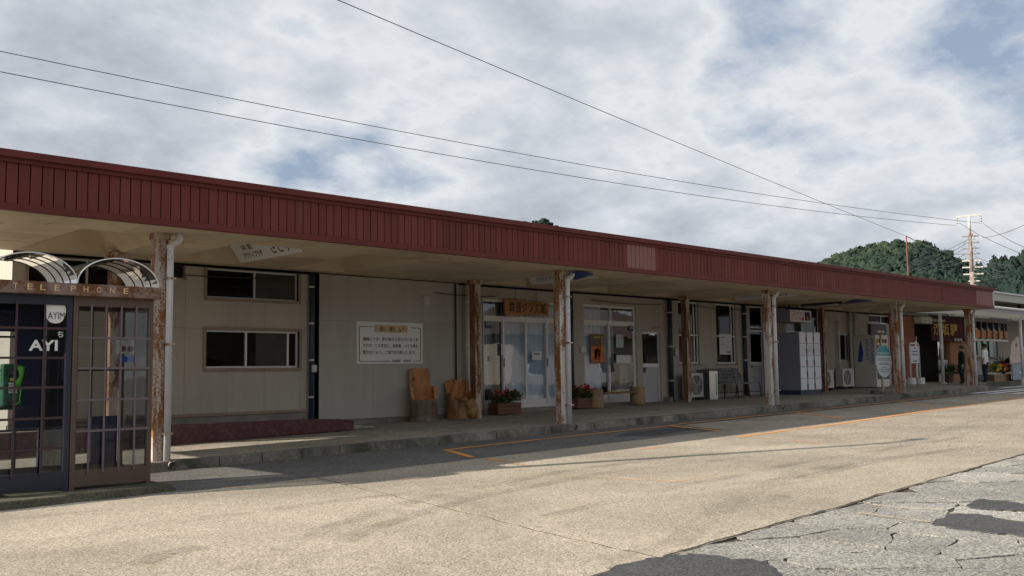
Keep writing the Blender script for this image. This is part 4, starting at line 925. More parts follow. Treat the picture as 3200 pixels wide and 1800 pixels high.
for k, s in enumerate(('通路につき、歩行者のさまたげになりま', 'すので、この周辺に、自転車、バイク等を', '置かないよう、ご協力をお願いします。')):
    text('lettering', s, M_black, nb, ncoord(.085, .545-.157*k), (1, 0, 0), (0, 0, 1), Wn*(.835 if k < 2 else .80), Hn*.088)
text('lettering', '浜坂駅・浜坂町', M_black, nb, ncoord(.515, .035), (1, 0, 0), (0, 0, 1), Wn*.30, Hn*.07)

sb = thing('wooden_sign', (16.4, 15.8, 3.0), 'rough wooden signboard with black brush lettering over the glass doors', 'sign')
YS = YW-.10; q4 = [at(*p, YS) for p in ((1582, 989), (1648, 984), (1715, 986), (1716, 947), (1690, 945), (1640, 939), (1600, 934), (1578, 934))]
MB().prism([tuple(p) for p in q4], (0, .07, 0)).build('board', M_signwood, sb, bevel=.008)
r_ = wr(1590, 945, 1706, 978, YS); chars('lettering', '鉄道グッズ館', M_black, sb, (r_[0], YS-.002, r_[2]+.0), (1, 0, 0), (0, 0, 1), r_[1]-r_[0], (r_[3]-r_[2]), .10, .003)
for X in (r_[0]+.25, r_[1]-.3): MB().tube([(X, YS+.03, r_[3]), (X, YS+.03, 3.44)], .006, 5).build('hanger', M_iron, sb)
# coffer signs, on the sloping right face of a coffer
def coffer_sign(xr, label, mat, txts, y0=13.35, y1=15.35, group='signs fixed in the soffit coffers'):
    ins, h = .30, .40; n_ = np.array([-h, 0, -ins]); n_ /= np.linalg.norm(n_)
    up = np.array([-ins, 0, h])/math.hypot(ins, h); P0 = np.array([xr, 0, ZS])+n_*.03+up*.03
    t = thing('hanging_sign', (xr-.1, 14.4, ZS+.1), label, 'sign', group)
    def pt(y, v): return P0+np.array([0, y, 0])+up*v
    MB().prism([pt(y1, 0), pt(y0, 0), pt(y0, .42), pt(y1, .42)], n_*-.012).build('panel', mat, t)
    for (s, y, v, w_, h_, m) in txts: text('lettering', s, m, t, pt(y, v), (0, -1, 0), up, w_, h_, .004)
    return t
W_ = [('浜 坂', y1_, .22, .36, .11, M_black) for y1_ in (15.05,)]+[('アクティプラザ', 15.12, .06, .62, .12, M_black), ('ささゆり', 14.2, .06, .8, .25, M_black)]
coffer_sign(8.43, 'white soffit sign with black lettering beside the first canopy post', M_sign, W_)
coffer_sign(15.72, 'white lettered soffit sign half hidden behind the second canopy post', M_sign, W_)
coffer_sign(24.15, 'white lettered soffit sign left of the third canopy post', M_sign, W_)
bl = thing('blue_soffit_sign', (17.2, 13.8, ZS), 'dark blue sign under the soffit right of the second post', 'sign'); A4 = [atZ(x_, y_, ZS-.06) for x_, y_ in ((1786, 852), (1853, 858), (1798, 876), (1786, 868))]
MB().prism([(p[0], p[1], ZS-.06) for p in A4], (0, 0, .025)).build('panel', M_bluesign, bl)
bl = thing('blue_soffit_sign', (27.5, 14, ZS), 'long dark blue sign under the soffit above the vending machine', 'sign'); A4 = [atZ(x_, y_, ZS-.05) for x_, y_ in ((2638, 949), (2676, 940), (2724, 942), (2640, 950))]
MB().prism([(p[0], p[1], ZS-.05) for p in A4], (0, 0, .025)).build('panel', M_bluesign, bl)
ft = thing('ceiling_lamp', (27, 14, ZS), 'slim dark fluorescent lamp fixed along the soffit', 'lamp'); a, c = atZ(2505, 954, ZS-.04), atZ(2632, 945, ZS-.04); MB().tube([(a[0], a[1], ZS-.05), (c[0], c[1], ZS-.05)], .045, 8).build('lamp_body', M_acd, ft); MB().tube([(a[0]+.3, a[1], ZS-.10), (c[0]-.3, c[1], ZS-.10)], .018, 8).build('lamp_tube', M_sign, ft)
# coin locker sign
cs = thing('locker_sign', (26.3, 15.2, 2.9), 'white box sign with red lettering above the coin lockers', 'sign')
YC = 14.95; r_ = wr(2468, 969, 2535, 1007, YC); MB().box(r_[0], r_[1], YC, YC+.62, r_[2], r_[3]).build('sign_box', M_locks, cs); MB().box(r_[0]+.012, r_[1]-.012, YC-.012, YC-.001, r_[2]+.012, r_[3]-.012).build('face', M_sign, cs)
Wc, Hc = r_[1]-r_[0], r_[3]-r_[2]
chars('lettering', 'コイン', M_red, cs, (r_[0]+Wc*.08, YC-.013, r_[2]+Hc*.55), (1, 0, 0), (0, 0, 1), Wc*.48, Hc*.30, .2); chars('lettering', 'ロッカー', M_red, cs, (r_[0]+Wc*.06, YC-.013, r_[2]+Hc*.12), (1, 0, 0), (0, 0, 1), Wc*.58, Hc*.30, .2)
MB().box(r_[0]+Wc*.67, r_[0]+Wc*.93, YC-.015, YC-.0125, r_[2]+Hc*.16, r_[2]+Hc*.84).build('pictogram', M_black, cs); MB().tube([(r_[0]+Wc*.80, YC-.017, r_[2]+Hc*.36), (r_[0]+Wc*.80, YC-.0155, r_[2]+Hc*.36)], Hc*.13, 12).build('pictogram_coin', M_gold, cs)
MB().tube([(r_[0]+.5, YC+.3, r_[3]), (r_[0]+.5, YC+.3, ZS)], .025, 8).build('hanger', M_iron, cs); MB().tube([(r_[0]+1.0, YC+.3, r_[3]), (r_[0]+1.0, YC+.3, ZS)], .025, 8).build('hanger', M_iron, cs)

# ================================================================ SEATS, PLANTERS
def log_chair(name, cx, cy, R_, seat, hfun, label, mo, mi_, lump=0, flare=.12, thick=.065, rotz=0, seed=1):
    z0 = zp(cx, cy); t = thing(name, (cx, cy, z0), label, 'chair'); rg = np.random.default_rng(seed); n, L = 56, 16
    ph1, ph2, ph3 = rg.uniform(0, 6.3, 3)
    def ro(a, z): return R_*(1+flare*max(0, z/1.05-.35)+.05*max(0, .12-z)/.12)*(1+.025*math.sin(3*a+ph1)+.018*math.sin(7*a+ph2))+lump*(math.sin(4*a+z*9+ph1)*.5+math.sin(6*a-z*14+ph3)*.5+math.sin(2*a+z*5)*.7)
    b = MB(); Hs = [max(seat, hfun(2*math.pi*i/n)) for i in range(n)]
    for i in range(n):
        a = 2*math.pi*i/n
        for j in range(L+1):
            z = Hs[i]*j/L; r_ = ro(a, z); b.v.append((cx+r_*math.sin(a+rotz), cy+r_*math.cos(a+rotz), z0+z))
    for i in range(n):
        i2 = (i+1) % n
        for j in range(L): b.f.append((i*(L+1)+j, i*(L+1)+j+1, i2*(L+1)+j+1, i2*(L+1)+j)); b.mi.append(0)
    b.build('log_shell', mo, t, smooth=True)
    b = MB(); L2 = 8
    for i in range(n):
        a = 2*math.pi*i/n; 
        ring = [(ro(a, Hs[i]), Hs[i])] + [(ro(a, seat+(Hs[i]-seat)*(1-j/L2))-thick*(1 if Hs[i] > seat+.02 else .3), seat+(Hs[i]-seat)*(1-j/L2)+(.0 if j else .008)) for j in range(L2+1)] + [(R_*.45, seat-.012), (.001, seat-.015)]
        for r_, z in ring: b.v.append((cx+r_*math.sin(a+rotz), cy+r_*math.cos(a+rotz), z0+z))
    m_ = L2+4
    for i in range(n):
        i2 = (i+1) % n
        for j in range(m_-1): b.f.append((i*m_+j, i*m_+j+1, i2*m_+j+1, i2*m_+j)); b.mi.append(0)
    b.build('carved_seat', mi_, t, smooth=False); return t, z0
def smooth(a, b, x): t = min(1, max(0, (x-a)/(b-a))); return t*t*(3-2*t)
def ang(a): return abs((a+math.pi) % (2*math.pi)-math.pi)          # 0 = back (+Y)
c = pav(1312, 1316); C1 = (c[0]+.05, min(c[1]+.26, 15.50))
def h1(a): d = ang(a); return 1.07*(1-smooth(.78, .90, d)) + .70*smooth(.78, .90, d)*(1-smooth(1.55, 1.85, d)) + .44*smooth(1.55, 1.85, d)
ch1, z_ = log_chair('log_chair', C1[0], C1[1], .285, .44, h1, 'tall armchair carved from one upright log with pale orange seat', M_bark, M_inner_wood, rotz=.30)
rr = random.Random(5)
for k in range(26):
    a = rr.uniform(math.pi*.62, math.pi*1.5); r0 = .291; zt_ = rr.uniform(.30, .43); zb_ = rr.uniform(.02, .1); xx, yy = C1[0]+r0*math.sin(a+.30), C1[1]+r0*math.cos(a+.30)
    MB().tube([(xx, yy, z_+zb_), (xx+rr.uniform(-.006, .006), yy, z_+(zb_+zt_)/2), (xx, yy, z_+zt_)], .0045, 5).build('bark_groove', M_plank, ch1)
MB().tube([(C1[0]-.10, C1[1]+.20, z_+.86), (C1[0]-.09, C1[1]+.17, z_+.86)], .035, 10).build('knot', M_plank, ch1)
c = pav(1418, 1304); C2 = (c[0]-.10, min(c[1]+.30, 15.50))
def h2(a):
    s = (a+math.pi) % (2*math.pi)-math.pi; d = abs(s)
    back = .80-.02*math.sin(5*s)-.14*math.exp(-((s+.45)/.10)**2); arm = .52+.03*math.sin(6*s)
    return back*(1-smooth(.95, 1.15, d))+arm*smooth(.95, 1.15, d)*(1-smooth(2.0, 2.3, d))+.40*smooth(2.0, 2.3, d)
ch2, z2_ = log_chair('root_chair', C2[0], C2[1], .30, .40, h2, 'squat gnarled chair carved from a tree root with a horn-like arm', M_root, M_inner_wood, lump=.020, flare=.03, thick=.08, rotz=.35, seed=4)
def blob(c, r, n=12, seed=1, amp=.2):
    rg = np.random.default_rng(seed); b = MB(); m = 8; ph = rg.uniform(0, 6, 4)
    for i in range(m+1):
        th = math.pi*i/m
        for j in range(n):
            p_ = 2*math.pi*j/n; k = 1+amp*(math.sin(3*p_+ph[0])*math.sin(2*th+ph[1])+.5*math.sin(5*p_+ph[2])*math.sin(th)); b.v.append((c[0]+r[0]*k*math.sin(th)*math.cos(p_), c[1]+r[1]*k*math.sin(th)*math.sin(p_), c[2]+r[2]*k*math.cos(th)))
    for i in range(m):
        for j in range(n): j2 = (j+1) % n; b.f.append((i*n+j, (i+1)*n+j, (i+1)*n+j2, i*n+j2)); b.mi.append(0)
    return b
x_, y_ = C2
MB().tube([(x_+.27, y_-.12, z2_+.02), (x_+.30, y_-.16, z2_+.25), (x_+.29, y_-.13, z2_+.50), (x_+.33, y_-.08, z2_+.66), (x_+.29, y_-.06, z2_+.86)], [.09, .075, .06, .055, .028], 10).build('horn_arm', M_root, ch2, smooth=True)
blob((x_+.06, y_-.30, z2_+.17), (.13, .11, .17), seed=3).build('root_knob', M_root, ch2, smooth=True); blob((x_-.13, y_-.25, z2_+.40), (.12, .09, .055), seed=8).build('root_knob', M_root, ch2, smooth=True); blob((x_+.02, y_-.34, z2_+.30), (.17, .06, .12), seed=6).build('root_knob', M_root, ch2, smooth=True)
blob((x_+.20, y_-.26, z2_+.14), (.06, .08, .15), seed=9).build('root_knob', M_root, ch2, smooth=True)

def leaves(rects, n, size, hfun, m, name, parent, seed, drop=.3):
    """leaf quads spread through a low plant bed (x0,x1,y0,y1,z0)"""
    rg = np.random.default_rng(seed); x0, x1, y0, y1, z0 = rects; V_, F_, T_ = [], [], []
    for i in range(n):
        px, py = rg.uniform(x0, x1), rg.uniform(y0, y1); h = hfun(px, py)*rg.uniform(.15, 1)**.6; c = np.array([px, py, z0+h])
        d = rg.normal(size=3); d /= np.linalg.norm(d); d[2] = abs(d[2])*.5; u = np.cross(d, rg.normal(size=3)); u /= np.linalg.norm(u); s = size*rg.uniform(.6, 1.3)
        k = len(V_); V_ += [c-d*s, c+u*s*.5, c+d*s, c-u*s*.5]; F_.append((k, k+1, k+2, k+3)); T_ += [rg.uniform(0, 1)]*4
    b = MB(); b.v = [tuple(v) for v in V_]; b.f = F_; b.mi = [0]*len(F_); o = b.build(name, m, parent)
    at_ = o.data.attributes.new('tint', 'FLOAT', 'POINT'); at_.data.foreach_set('value', T_); return o
def planter(px0, px1, py1, label, seed):
    c = pav((px0+px1)/2, py1); X0 = pav(px0, py1)[0]; X0, X1 = c[0]-.36, c[0]+.36; Y0 = min(c[1], 15.42); z0 = zp(c[0], Y0)
    t = thing('planter_box', (c[0], Y0+.15, z0), label, 'planter', 'wooden planters with red flowers beside the doors')
    for k in range(3):
        za = z0+.02+k*.085; MB().box(X0, X1, Y0, Y0+.022, za, za+.078).build('slat', M_planter, t, bevel=.003); MB().box(X0, X1, Y0+.30, Y0+.322, za, za+.078).build('slat', M_planter, t)
        MB().box(X0, X0+.022, Y0+.023, Y0+.299, za, za+.078).build('slat', M_planter, t); MB().box(X1-.022, X1, Y0+.023, Y0+.299, za, za+.078).build('slat', M_planter, t)
    MB().box(X0+.023, X1-.023, Y0+.023, Y0+.299, z0+.03, z0+.24).build('soil', M_soil, t)
    ff = lambda x, y: .27+.06*math.sin(x*9+seed)
    leaves((X0-.03, X1+.04, Y0-.04, Y0+.32, z0+.19), 900, .036, ff, M_leafg, 'leaves', t, seed)
    rg = np.random.default_rng(seed+9); b = MB()
    for i in range(26):
        fx, fy = rg.uniform(X0, X1), rg.uniform(Y0-.02, Y0+.3); h = z0+.40+rg.uniform(-.04, .14)
        for j in range(9):
            q_ = np.array([fx, fy, h])+rg.normal(size=3)*np.array([.014, .014, .028]); d = rg.normal(size=3)*.018; e = rg.normal(size=3)*.018; b.face([q_-d, q_+e, q_+d, q_-e])
    o = b.build('flowers', M_redfl, t); o['kind'] = 'stuff'; return t
planter(1502, 1610, 1294, 'wooden planter of red flowers between rusty post and glass doors', 3)
planter(1775, 1836, 1276, 'wooden planter of red flowers right of the second canopy post', 8)
# log bench
c0, c1 = pav(1876, 1276), pav(2010, 1266); yb = min(c0[1]+.15, 15.55)
lb = thing('log_bench', ((c0[0]+c1[0])/2, yb, zp(c0[0], yb)), 'plank bench resting on two sawn log stumps', 'bench')
for c in (c0, c1):
    z0 = zp(c[0], yb); b = MB(); n = 24
    b.tube([(c[0], yb, z0), (c[0], yb, z0+.05), (c[0], yb, z0+.44), (c[0], yb, z0+.455)], [.205, .20, .19, .18], 24); s = b.build('stump', M_log, lb, smooth=True)
    MB().tube([(c[0], yb, z0+.4555), (c[0], yb, z0+.458)], .178, 24).build('sawn_top', M_plank, s)
MB().box(c0[0]+.17, c1[0]-.05, yb-.15, yb+.13, zp(c0[0], yb)+.33, zp(c0[0], yb)+.375).build('plank', M_plank, lb, bevel=.006)

# ================================================================ MACHINES ON THE PAVEMENT
def ac_unit(cx, y0, z0, label, w_=.74, h_=.58, d_=.27, fan='front', mirror=1):
    t = thing('air_conditioner_unit', (cx, y0+d_/2, z0), label, 'air conditioner', 'outdoor air conditioner units along the wall')
    za = z0+.08; MB().box(cx-w_/2, cx+w_/2, y0, y0+d_, za, za+h_).build('casing', M_acw, t, bevel=.012)
    fx = cx-mirror*w_*.10; rr_ = h_*.42; zc = za+h_*.5
    g_ = MB().tube([(fx, y0-.004, zc), (fx, y0-.002, zc)], rr_, 28).build('fan_opening', M_acd, t)
    for k in range(5): MB().tube([(fx+rr_*(.22+.19*k)*math.cos(a), y0-.010, zc+rr_*(.22+.19*k)*math.sin(a)) for a in np.linspace(0, 2*math.pi, 25)], .0035, 5).build('grille_ring', M_galv, g_)
    for k in range(4):
        a = math.pi*k/4; MB().tube([(fx-rr_*math.cos(a), y0-.012, zc-rr_*math.sin(a)), (fx+rr_*math.cos(a), y0-.012, zc+rr_*math.sin(a))], .0035, 5).build('grille_bar', M_galv, g_)
    for k in range(3): a = 2.1*k; MB().face([(fx, y0-.006, zc), (fx+rr_*.8*math.cos(a), y0-.006, zc+rr_*.8*math.sin(a)), (fx+rr_*.85*math.cos(a+.7), y0-.006, zc+rr_*.85*math.sin(a+.7))]).build('fan_blade', M_locks, g_)
    for s in (-1, 1): MB().box(cx+s*w_*.33-.04, cx+s*w_*.33+.04, y0-.04, y0+d_+.04, z0, za-.001).build('foot_block', M_acd, t)
    return t
c = pav(2186, 1244); YA = 15.45; ac_unit(at(2181, 1210, YA)[0], YA, zp(22.6, YA)-.0, 'cream air conditioner unit with round grille beside the steel bin', .70, .66)
YA = 15.42; ac_unit(at(2588, 1183, YA)[0], YA, zp(29.2, YA), 'air conditioner unit partly hidden behind the rusty rear post by the lockers', .80, .60)
ac_unit(at(2650, 1183, YA)[0]+.05, YA, zp(30.9, YA), 'air conditioner unit standing below the small dark window', .80, .60)
# steel bin
YB = 15.25; xb = at(2231, 1210, YB)[0]; zb = zp(xb, YB); tb = thing('litter_bin', (xb, YB+.2, zb), 'square stainless steel litter bin beside the slatted bench', 'bin')
MB().box(xb-.20, xb+.20, YB, YB+.42, zb, zb+.80).build('bin_body', M_steel, tb, bevel=.01); MB().box(xb-.205, xb-.2005, YB+.01, YB+.41, zb+.02, zb+.78).build('side_panel', M_acd, tb); MB().box(xb-.21, xb+.21, YB-.01, YB+.43, zb+.80, zb+.83).build('lid', M_acd, tb, bevel=.008); MB().box(xb+.10, xb+.14, YB-.003, YB-.001, zb+.12, zb+.70).build('green_stripe', pbr('green_print', (.03, .22, .14)), tb)
# slatted bench
xb0, xb1 = at(2244, 1200, 15.3)[0], at(2372, 1200, 15.3)[0]; ybn = 15.22; zb = zp((xb0+xb1)/2, ybn); be = thing('slatted_bench', ((xb0+xb1)/2, ybn+.25, zb), 'grey slatted bench with lettered backrest against the wall', 'bench')
for k in range(4): zz_ = zb+.46+k*.098; yy = ybn+.44+.03*k; MB().box(xb0, xb1-.35, yy, yy+.022, zz_, zz_+.088).build('back_slat', M_benchp, be, bevel=.004)
for k in range(4): MB().box(xb0, xb1, ybn+k*.105, ybn+k*.105+.095, zb+.40, zb+.43).build('seat_slat', M_benchp, be, bevel=.004)
for fx in (.08, .40, .68, .97):
    X = xb0+(xb1-xb0)*fx
    for y_, dy in ((ybn+.02, -.04), (ybn+.40, .05)): MB().tube([(X, y_, zb+.40), (X+.01, y_+dy, zb)], .018, 8).build('leg', M_iron, be)
    MB().tube([(X, ybn-.0, zb+.16), (X, ybn+.43, zb+.16)], .012, 6).build('stretcher', M_iron, be)
    if fx < .8: MB().tube([(X, ybn+.42, zb+.38), (X, ybn+.56, zb+.86)], .016, 6).build('back_support', M_iron, be)
chars('lettering', '守山石油', M_black, be, (xb0+.42, ybn+.456, zb+.56), (1, 0, 0), (0, .30, .96), 1.5, .17, .55)
# coin lockers
YL = 14.62; r_ = wr(2499, 1038, 2566, 1216, YL); lx0, lx1 = r_[0], r_[1]; zl = zp(lx0, YL); lk = thing('coin_lockers', ((lx0+lx1)/2, YL+.5, zl), 'grey block of fifteen coin lockers beside a rusty post', 'lockers')
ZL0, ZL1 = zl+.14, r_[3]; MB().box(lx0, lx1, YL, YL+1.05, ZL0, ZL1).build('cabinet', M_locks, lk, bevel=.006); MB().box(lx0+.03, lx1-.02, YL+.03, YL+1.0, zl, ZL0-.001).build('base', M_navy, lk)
cw = (lx1-lx0)/3; rh = (ZL1-ZL0)/5
for i in range(3):
    for j in range(5):
        a, zc = lx0+cw*i+.012, ZL0+rh*j+.008; d = MB().box(a, a+cw-.085, YL-.022, YL-.001, zc, zc+rh-.016).build('locker_door', M_lock, lk, bevel=.004)
        MB().box(a+cw-.075, a+cw-.03, YL-.03, YL-.001, zc+rh*.10, zc+rh*.55).build('lock', M_acd, d); MB().box(a+cw-.07, a+cw-.035, YL-.04, YL-.030, zc+rh*.14, zc+rh*.26).build('key_tag', M_red, d); MB().box(a+cw-.07, a+cw-.035, YL-.04, YL-.030, zc+rh*.34, zc+rh*.44).build('coin_slot', M_blue, d)
        if j == 3: MB().box(a+.05, a+cw-.13, YL-.026, YL-.0225, zc+.05, zc+rh-.06).build('instructions', M_paper if i == 1 else M_sign, d)
# vending machine
YV = 14.95; r_ = wr(2738, 1047, 2778, 1208, YV); vx0, vx1 = r_[0], r_[1]; zv = zp(vx0, YV); vm_ = thing('vending_machine', ((vx0+vx1)/2, YV+.4, zv), 'white drinks vending machine lettered POCARI SWEAT on its side', 'vending machine')
VZ1 = r_[3]; MB().box(vx0, vx1, YV, YV+.80, zv+.03, VZ1).build('cabinet', M_vend, vm_, bevel=.015); MB().box(vx0+.02, vx1-.02, YV+.03, YV+.77, zv, zv+.029).build('base', M_acd, vm_)
MB().box(vx0+.06, vx1-.06, YV-.02, YV-.001, zv+1.05, VZ1-.12).build('display_window', M_screen, vm_); MB().box(vx0+.06, vx1-.06, YV-.02, YV-.001, zv+.30, zv+.52).build('delivery_flap', M_acd, vm_); MB().box(vx0+.06, vx1-.06, YV-.012, YV-.001, zv+.56, zv+1.02).build('button_panel', M_sign, vm_)
rr = random.Random(2)
for j in range(3):
    for i in range(7): X = vx0+.10+i*(vx1-vx0-.2)/7; MB().tube([(X+.03, YV-.03, zv+1.10+j*.22), (X+.03, YV-.03, zv+1.24+j*.22)], .026, 8).build('sample_bottle', [M_red, M_blue, M_sign, M_yellowfl, M_green][rr.randrange(5)], vm_)
YD = 1.0
text('lettering', 'POCARI', M_blue, vm_, (vx0, YV+.20, VZ1-.10), (0, 0, -1), (0, -1, 0), .86, .12, -.003) if False else None
text('lettering', 'POCARI', M_blue, vm_, (vx0-.002, YV+.18, VZ1-.12), (0, 0, -1), (0, -1, 0), .86, .115, .003)
text('lettering', 'SWEAT', M_blue, vm_, (vx0-.002, YV+.36, VZ1-.12), (0, 0, -1), (0, -1, 0), .78, .115, .003)
MB().face([(vx0-.004, YV+.52, VZ1-.14), (vx0-.004, YV+.44, VZ1-.62), (vx0-.004, YV+.50, VZ1-.92), (vx0-.004, YV+.66, VZ1-.92), (vx0-.004, YV+.60, VZ1-.50)]).build('swoosh', M_blue, vm_)
# boat timetable stand
c = atZ(2767, 1221, .72); tx, ty = 28.25, 13.0; tz = zp(tx, ty); tt = thing('timetable_stand', (tx, ty, tz), 'oval timetable sign with teal top on a rusty pole in a round base', 'sign')
r_ = wr(2735, 1079, 2785, 1180, ty-.05); cw_, ch_ = (r_[1]-r_[0])/2, (r_[3]-r_[2])/2; cx_, cz_ = (r_[0]+r_[1])/2, (r_[2]+r_[3])/2
def stad(v0, v1, yy, k=1.0):
    pts = []; st_ = ch_-cw_
    for i in range(48):
        a = 2*math.pi*i/48; x, z = cw_*k*math.cos(a), cw_*k*math.sin(a)+(st_ if math.sin(a) >= 0 else -st_); z = min(max(z, v0), v1); pts.append((cx_+x, yy, cz_+z))
    return pts
MB().prism(stad(-9, 9, ty-.07), (0, .05, 0)).build('panel', M_timetable, tt); zs_ = ch_*.36
MB().prism([p for p in stad(zs_, 9, ty-.075, .985)], (0, .004, 0)).build('teal_header', M_teal, tt)
chars('lettering', '遊覧船案内', M_timetable, tt, (cx_-cw_*.86, ty-.076, cz_+ch_*.42), (1, 0, 0), (0, 0, 1), cw_*1.72, ch_*.16, .12)
for k, (u, wd) in enumerate([(.18, .8), (.08, .85), (-.10, .55), (-.19, .6), (-.37, .3), (-.50, .7), (-.64, .6)]): MB().box(cx_-cw_*wd, cx_+cw_*wd, ty-.0735, ty-.0705, cz_+ch_*u-.012, cz_+ch_*u+.012).build('print_line', pbr('faded_print', (.16, .19, .19)), tt)
MB().tube([(cx_, ty, tz), (cx_, ty, cz_+ch_+.42)], .035, 10).build('pole', M_rustall, tt); MB().box(cx_-.20, cx_+.20, ty-.03, ty+.03, cz_+ch_+.38, cz_+ch_+.44).build('top_bar', M_rustall, tt)
MB().tube([(cx_, ty, tz), (cx_, ty, tz+.10), (cx_, ty, tz+.13)], [.36, .36, .30], 26).build('base', M_kerb, tt)
# white notice stand in two pots
sy = 15.30; sx0, sx1 = wr(2845, 1082, 2873, 1198, sy)[:2]; sz = zp(sx0, sy); ns = thing('notice_stand', ((sx0+sx1)/2, sy, sz), 'white framed notice on two legs set in round weights', 'sign')
pth = [(sx0, sy, sz+.1), (sx0, sy, sz+1.42), (sx0+.08, sy, sz+1.52), (sx1-.08, sy, sz+1.52), (sx1, sy, sz+1.42), (sx1, sy, sz+.1)]; MB().tube(pth, .035, 10).build('tube_frame', M_sign, ns, smooth=True); MB().box(sx0+.06, sx1-.06, sy-.015, sy+.015, sz+.78, sz+1.42).build('panel', M_sign, ns)
for u, wd in ((1.34, .12), (1.22, .30), (1.10, .30), (.86, .22)): MB().box((sx0+sx1)/2-wd*.8, (sx0+sx1)/2+wd*.8, sy-.019, sy-.016, sz+u-.022, sz+u+.022).build('print_line', pbr('blue_grey_print', (.12, .15, .28)), ns)
for X in (sx0, sx1): MB().tube([(X, sy, sz), (X, sy, sz+.20), (X, sy, sz+.24)], [.17, .17, .15], 20).build('weight', M_sign, ns, smooth=False)

# ================================================================ STATION ENTRANCE BLOCK (right end)
def brick_mat(name, c1, c2, mort, sx):
    m = bpy.data.materials.new(name); m.use_nodes = True; N = NT(m.node_tree)
    o = N.n('ShaderNodeOutputMaterial'); b = N.n('ShaderNodeBsdfPrincipled'); N.l(b.outputs[0], o.inputs[0])
    g = N.n('ShaderNodeNewGeometry'); s = N.n('ShaderNodeSeparateXYZ'); N.l(g.outputs['Position'], s.inputs[0]); c = N.n('ShaderNodeCombineXYZ'); N.l(s.outputs[0], c.inputs[0]); N.l(s.outputs[2], c.inputs[1])
    t = N.n('ShaderNodeTexBrick'); N.l(c.outputs[0], t.inputs['Vector']); t.inputs['Color1'].default_value = (*c1, 1); t.inputs['Color2'].default_value = (*c2, 1); t.inputs['Mortar'].default_value = (*mort, 1)
    t.inputs['Scale'].default_value = 1; t.inputs['Brick Width'].default_value = .22; t.inputs['Row Height'].default_value = .075; t.inputs['Mortar Size'].default_value = .008; N.l(t.outputs['Color'], b.inputs['Base Color']); b.inputs['Roughness'].default_value = .85
    bp = N.n('ShaderNodeBump'); bp.inputs['Strength'].default_value = .6; bp.inputs['Distance'].default_value = .01; N.l(N.math('SUBTRACT', 1.0, t.outputs['Fac']), bp.inputs['Height']); N.l(bp.outputs[0], b.inputs['Normal'])
    return m
M_bk1 = brick_mat('brick_dark', (.36, .11, .05), (.27, .08, .04), (.14, .09, .07), 1); M_bk2 = brick_mat('brick_pale', (.50, .24, .13), (.42, .18, .09), (.16, .10, .07), 1)
ent = thing('entrance_block', (42, 16, .87), 'station entrance block with brick piers and ticket window', 'building')
YE = 15.93; ZB = .80
def ebox(name, m, x0, x1, y0, y1, z0, z1, p=None): return MB().box(x0, x1, y0, y1, z0, z1).build(name, m, p or ent)
ebox('brick_pier', M_bk1, 35.42, oB[0], YE-.02, YE+.2, ZB, 3.46); ebox('brick_pier', M_bk2, oB[1], 43.0, YE-.02, YE+.2, ZB, 3.46)
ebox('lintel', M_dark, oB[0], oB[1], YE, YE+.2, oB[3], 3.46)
M_ew = pbr('entrance_wall', (.34, .30, .25), .85, .08, 1)
bx0, bx1, bz0, bz1 = oBt; lx0_, lx1_, lz0, lz1 = oBl
ebox('upper_wall', M_ew, 43.0, 56, YE, YE+.2, bz1, 3.9); ebox('side_wall', M_ew, max(bx1, lx1_)+.0, 56, YE, YE+.2, ZB, bz1-.001); ebox('band', M_aluw, 43.0, bx1-.002, YE-.03, YE+.1, lz1, bz0)
ebox('counter_wall', M_sign, 43.0, lx1_-.002, YE-.05, YE+.1, ZB+.32, lz0-.06); ebox('plinth', M_navy, 43.0, lx1_-.002, YE-.04, YE+.1, ZB, ZB+.319); ebox('counter', M_ew, 42.9, lx1_+.15, YE-.30, YE, lz0-.059, lz0); ebox('reveal_wall', M_ew, lx1_, bx1, YE+.001, YE+.2, ZB, lz1)
for k in range(6):
    X = bx0+(bx1-bx0)*(k+.25)/6; ebox('mullion', pbr('green_mullion', (.04, .065, .065)), X-.05, X+.05, YE-.04, YE+.06, bz0, bz1)
MB().face([(bx0, YE+.05, bz0), (bx1, YE+.05, bz0), (bx1, YE+.05, bz1), (bx0, YE+.05, bz1)]).build('pane', M_glassd, ent)
for X in (lx0_+.3, lx0_+1.0, lx0_+1.7): ebox('mullion', MATS['green_mullion'], X-.03, X+.03, YE-.02, YE+.04, lz0, lz1)
MB().face([(43, YE+.03, lz0), (lx1_, YE+.03, lz0), (lx1_, YE+.03, lz1), (43, YE+.03, lz1)]).build('pane', M_glassd, ent)
og = ebox('painted_sign_reflection', pbr('orange_reflection_paint', (.80, .24, .02), .5, .10, 3), bx0, bx1, YE-.012, YE-.006, bz0+.05, bz0+(bz1-bz0)*.52)  # orange board painted in place of a sign reflected in the window glass
chars('lettering', '土産玉', M_black, og, (bx0+(bx1-bx0)*.40, YE-.013, bz0+.08), (1, 0, 0), (0, 0, 1), (bx1-bx0)*.58, (bz1-bz0)*.26, .35)
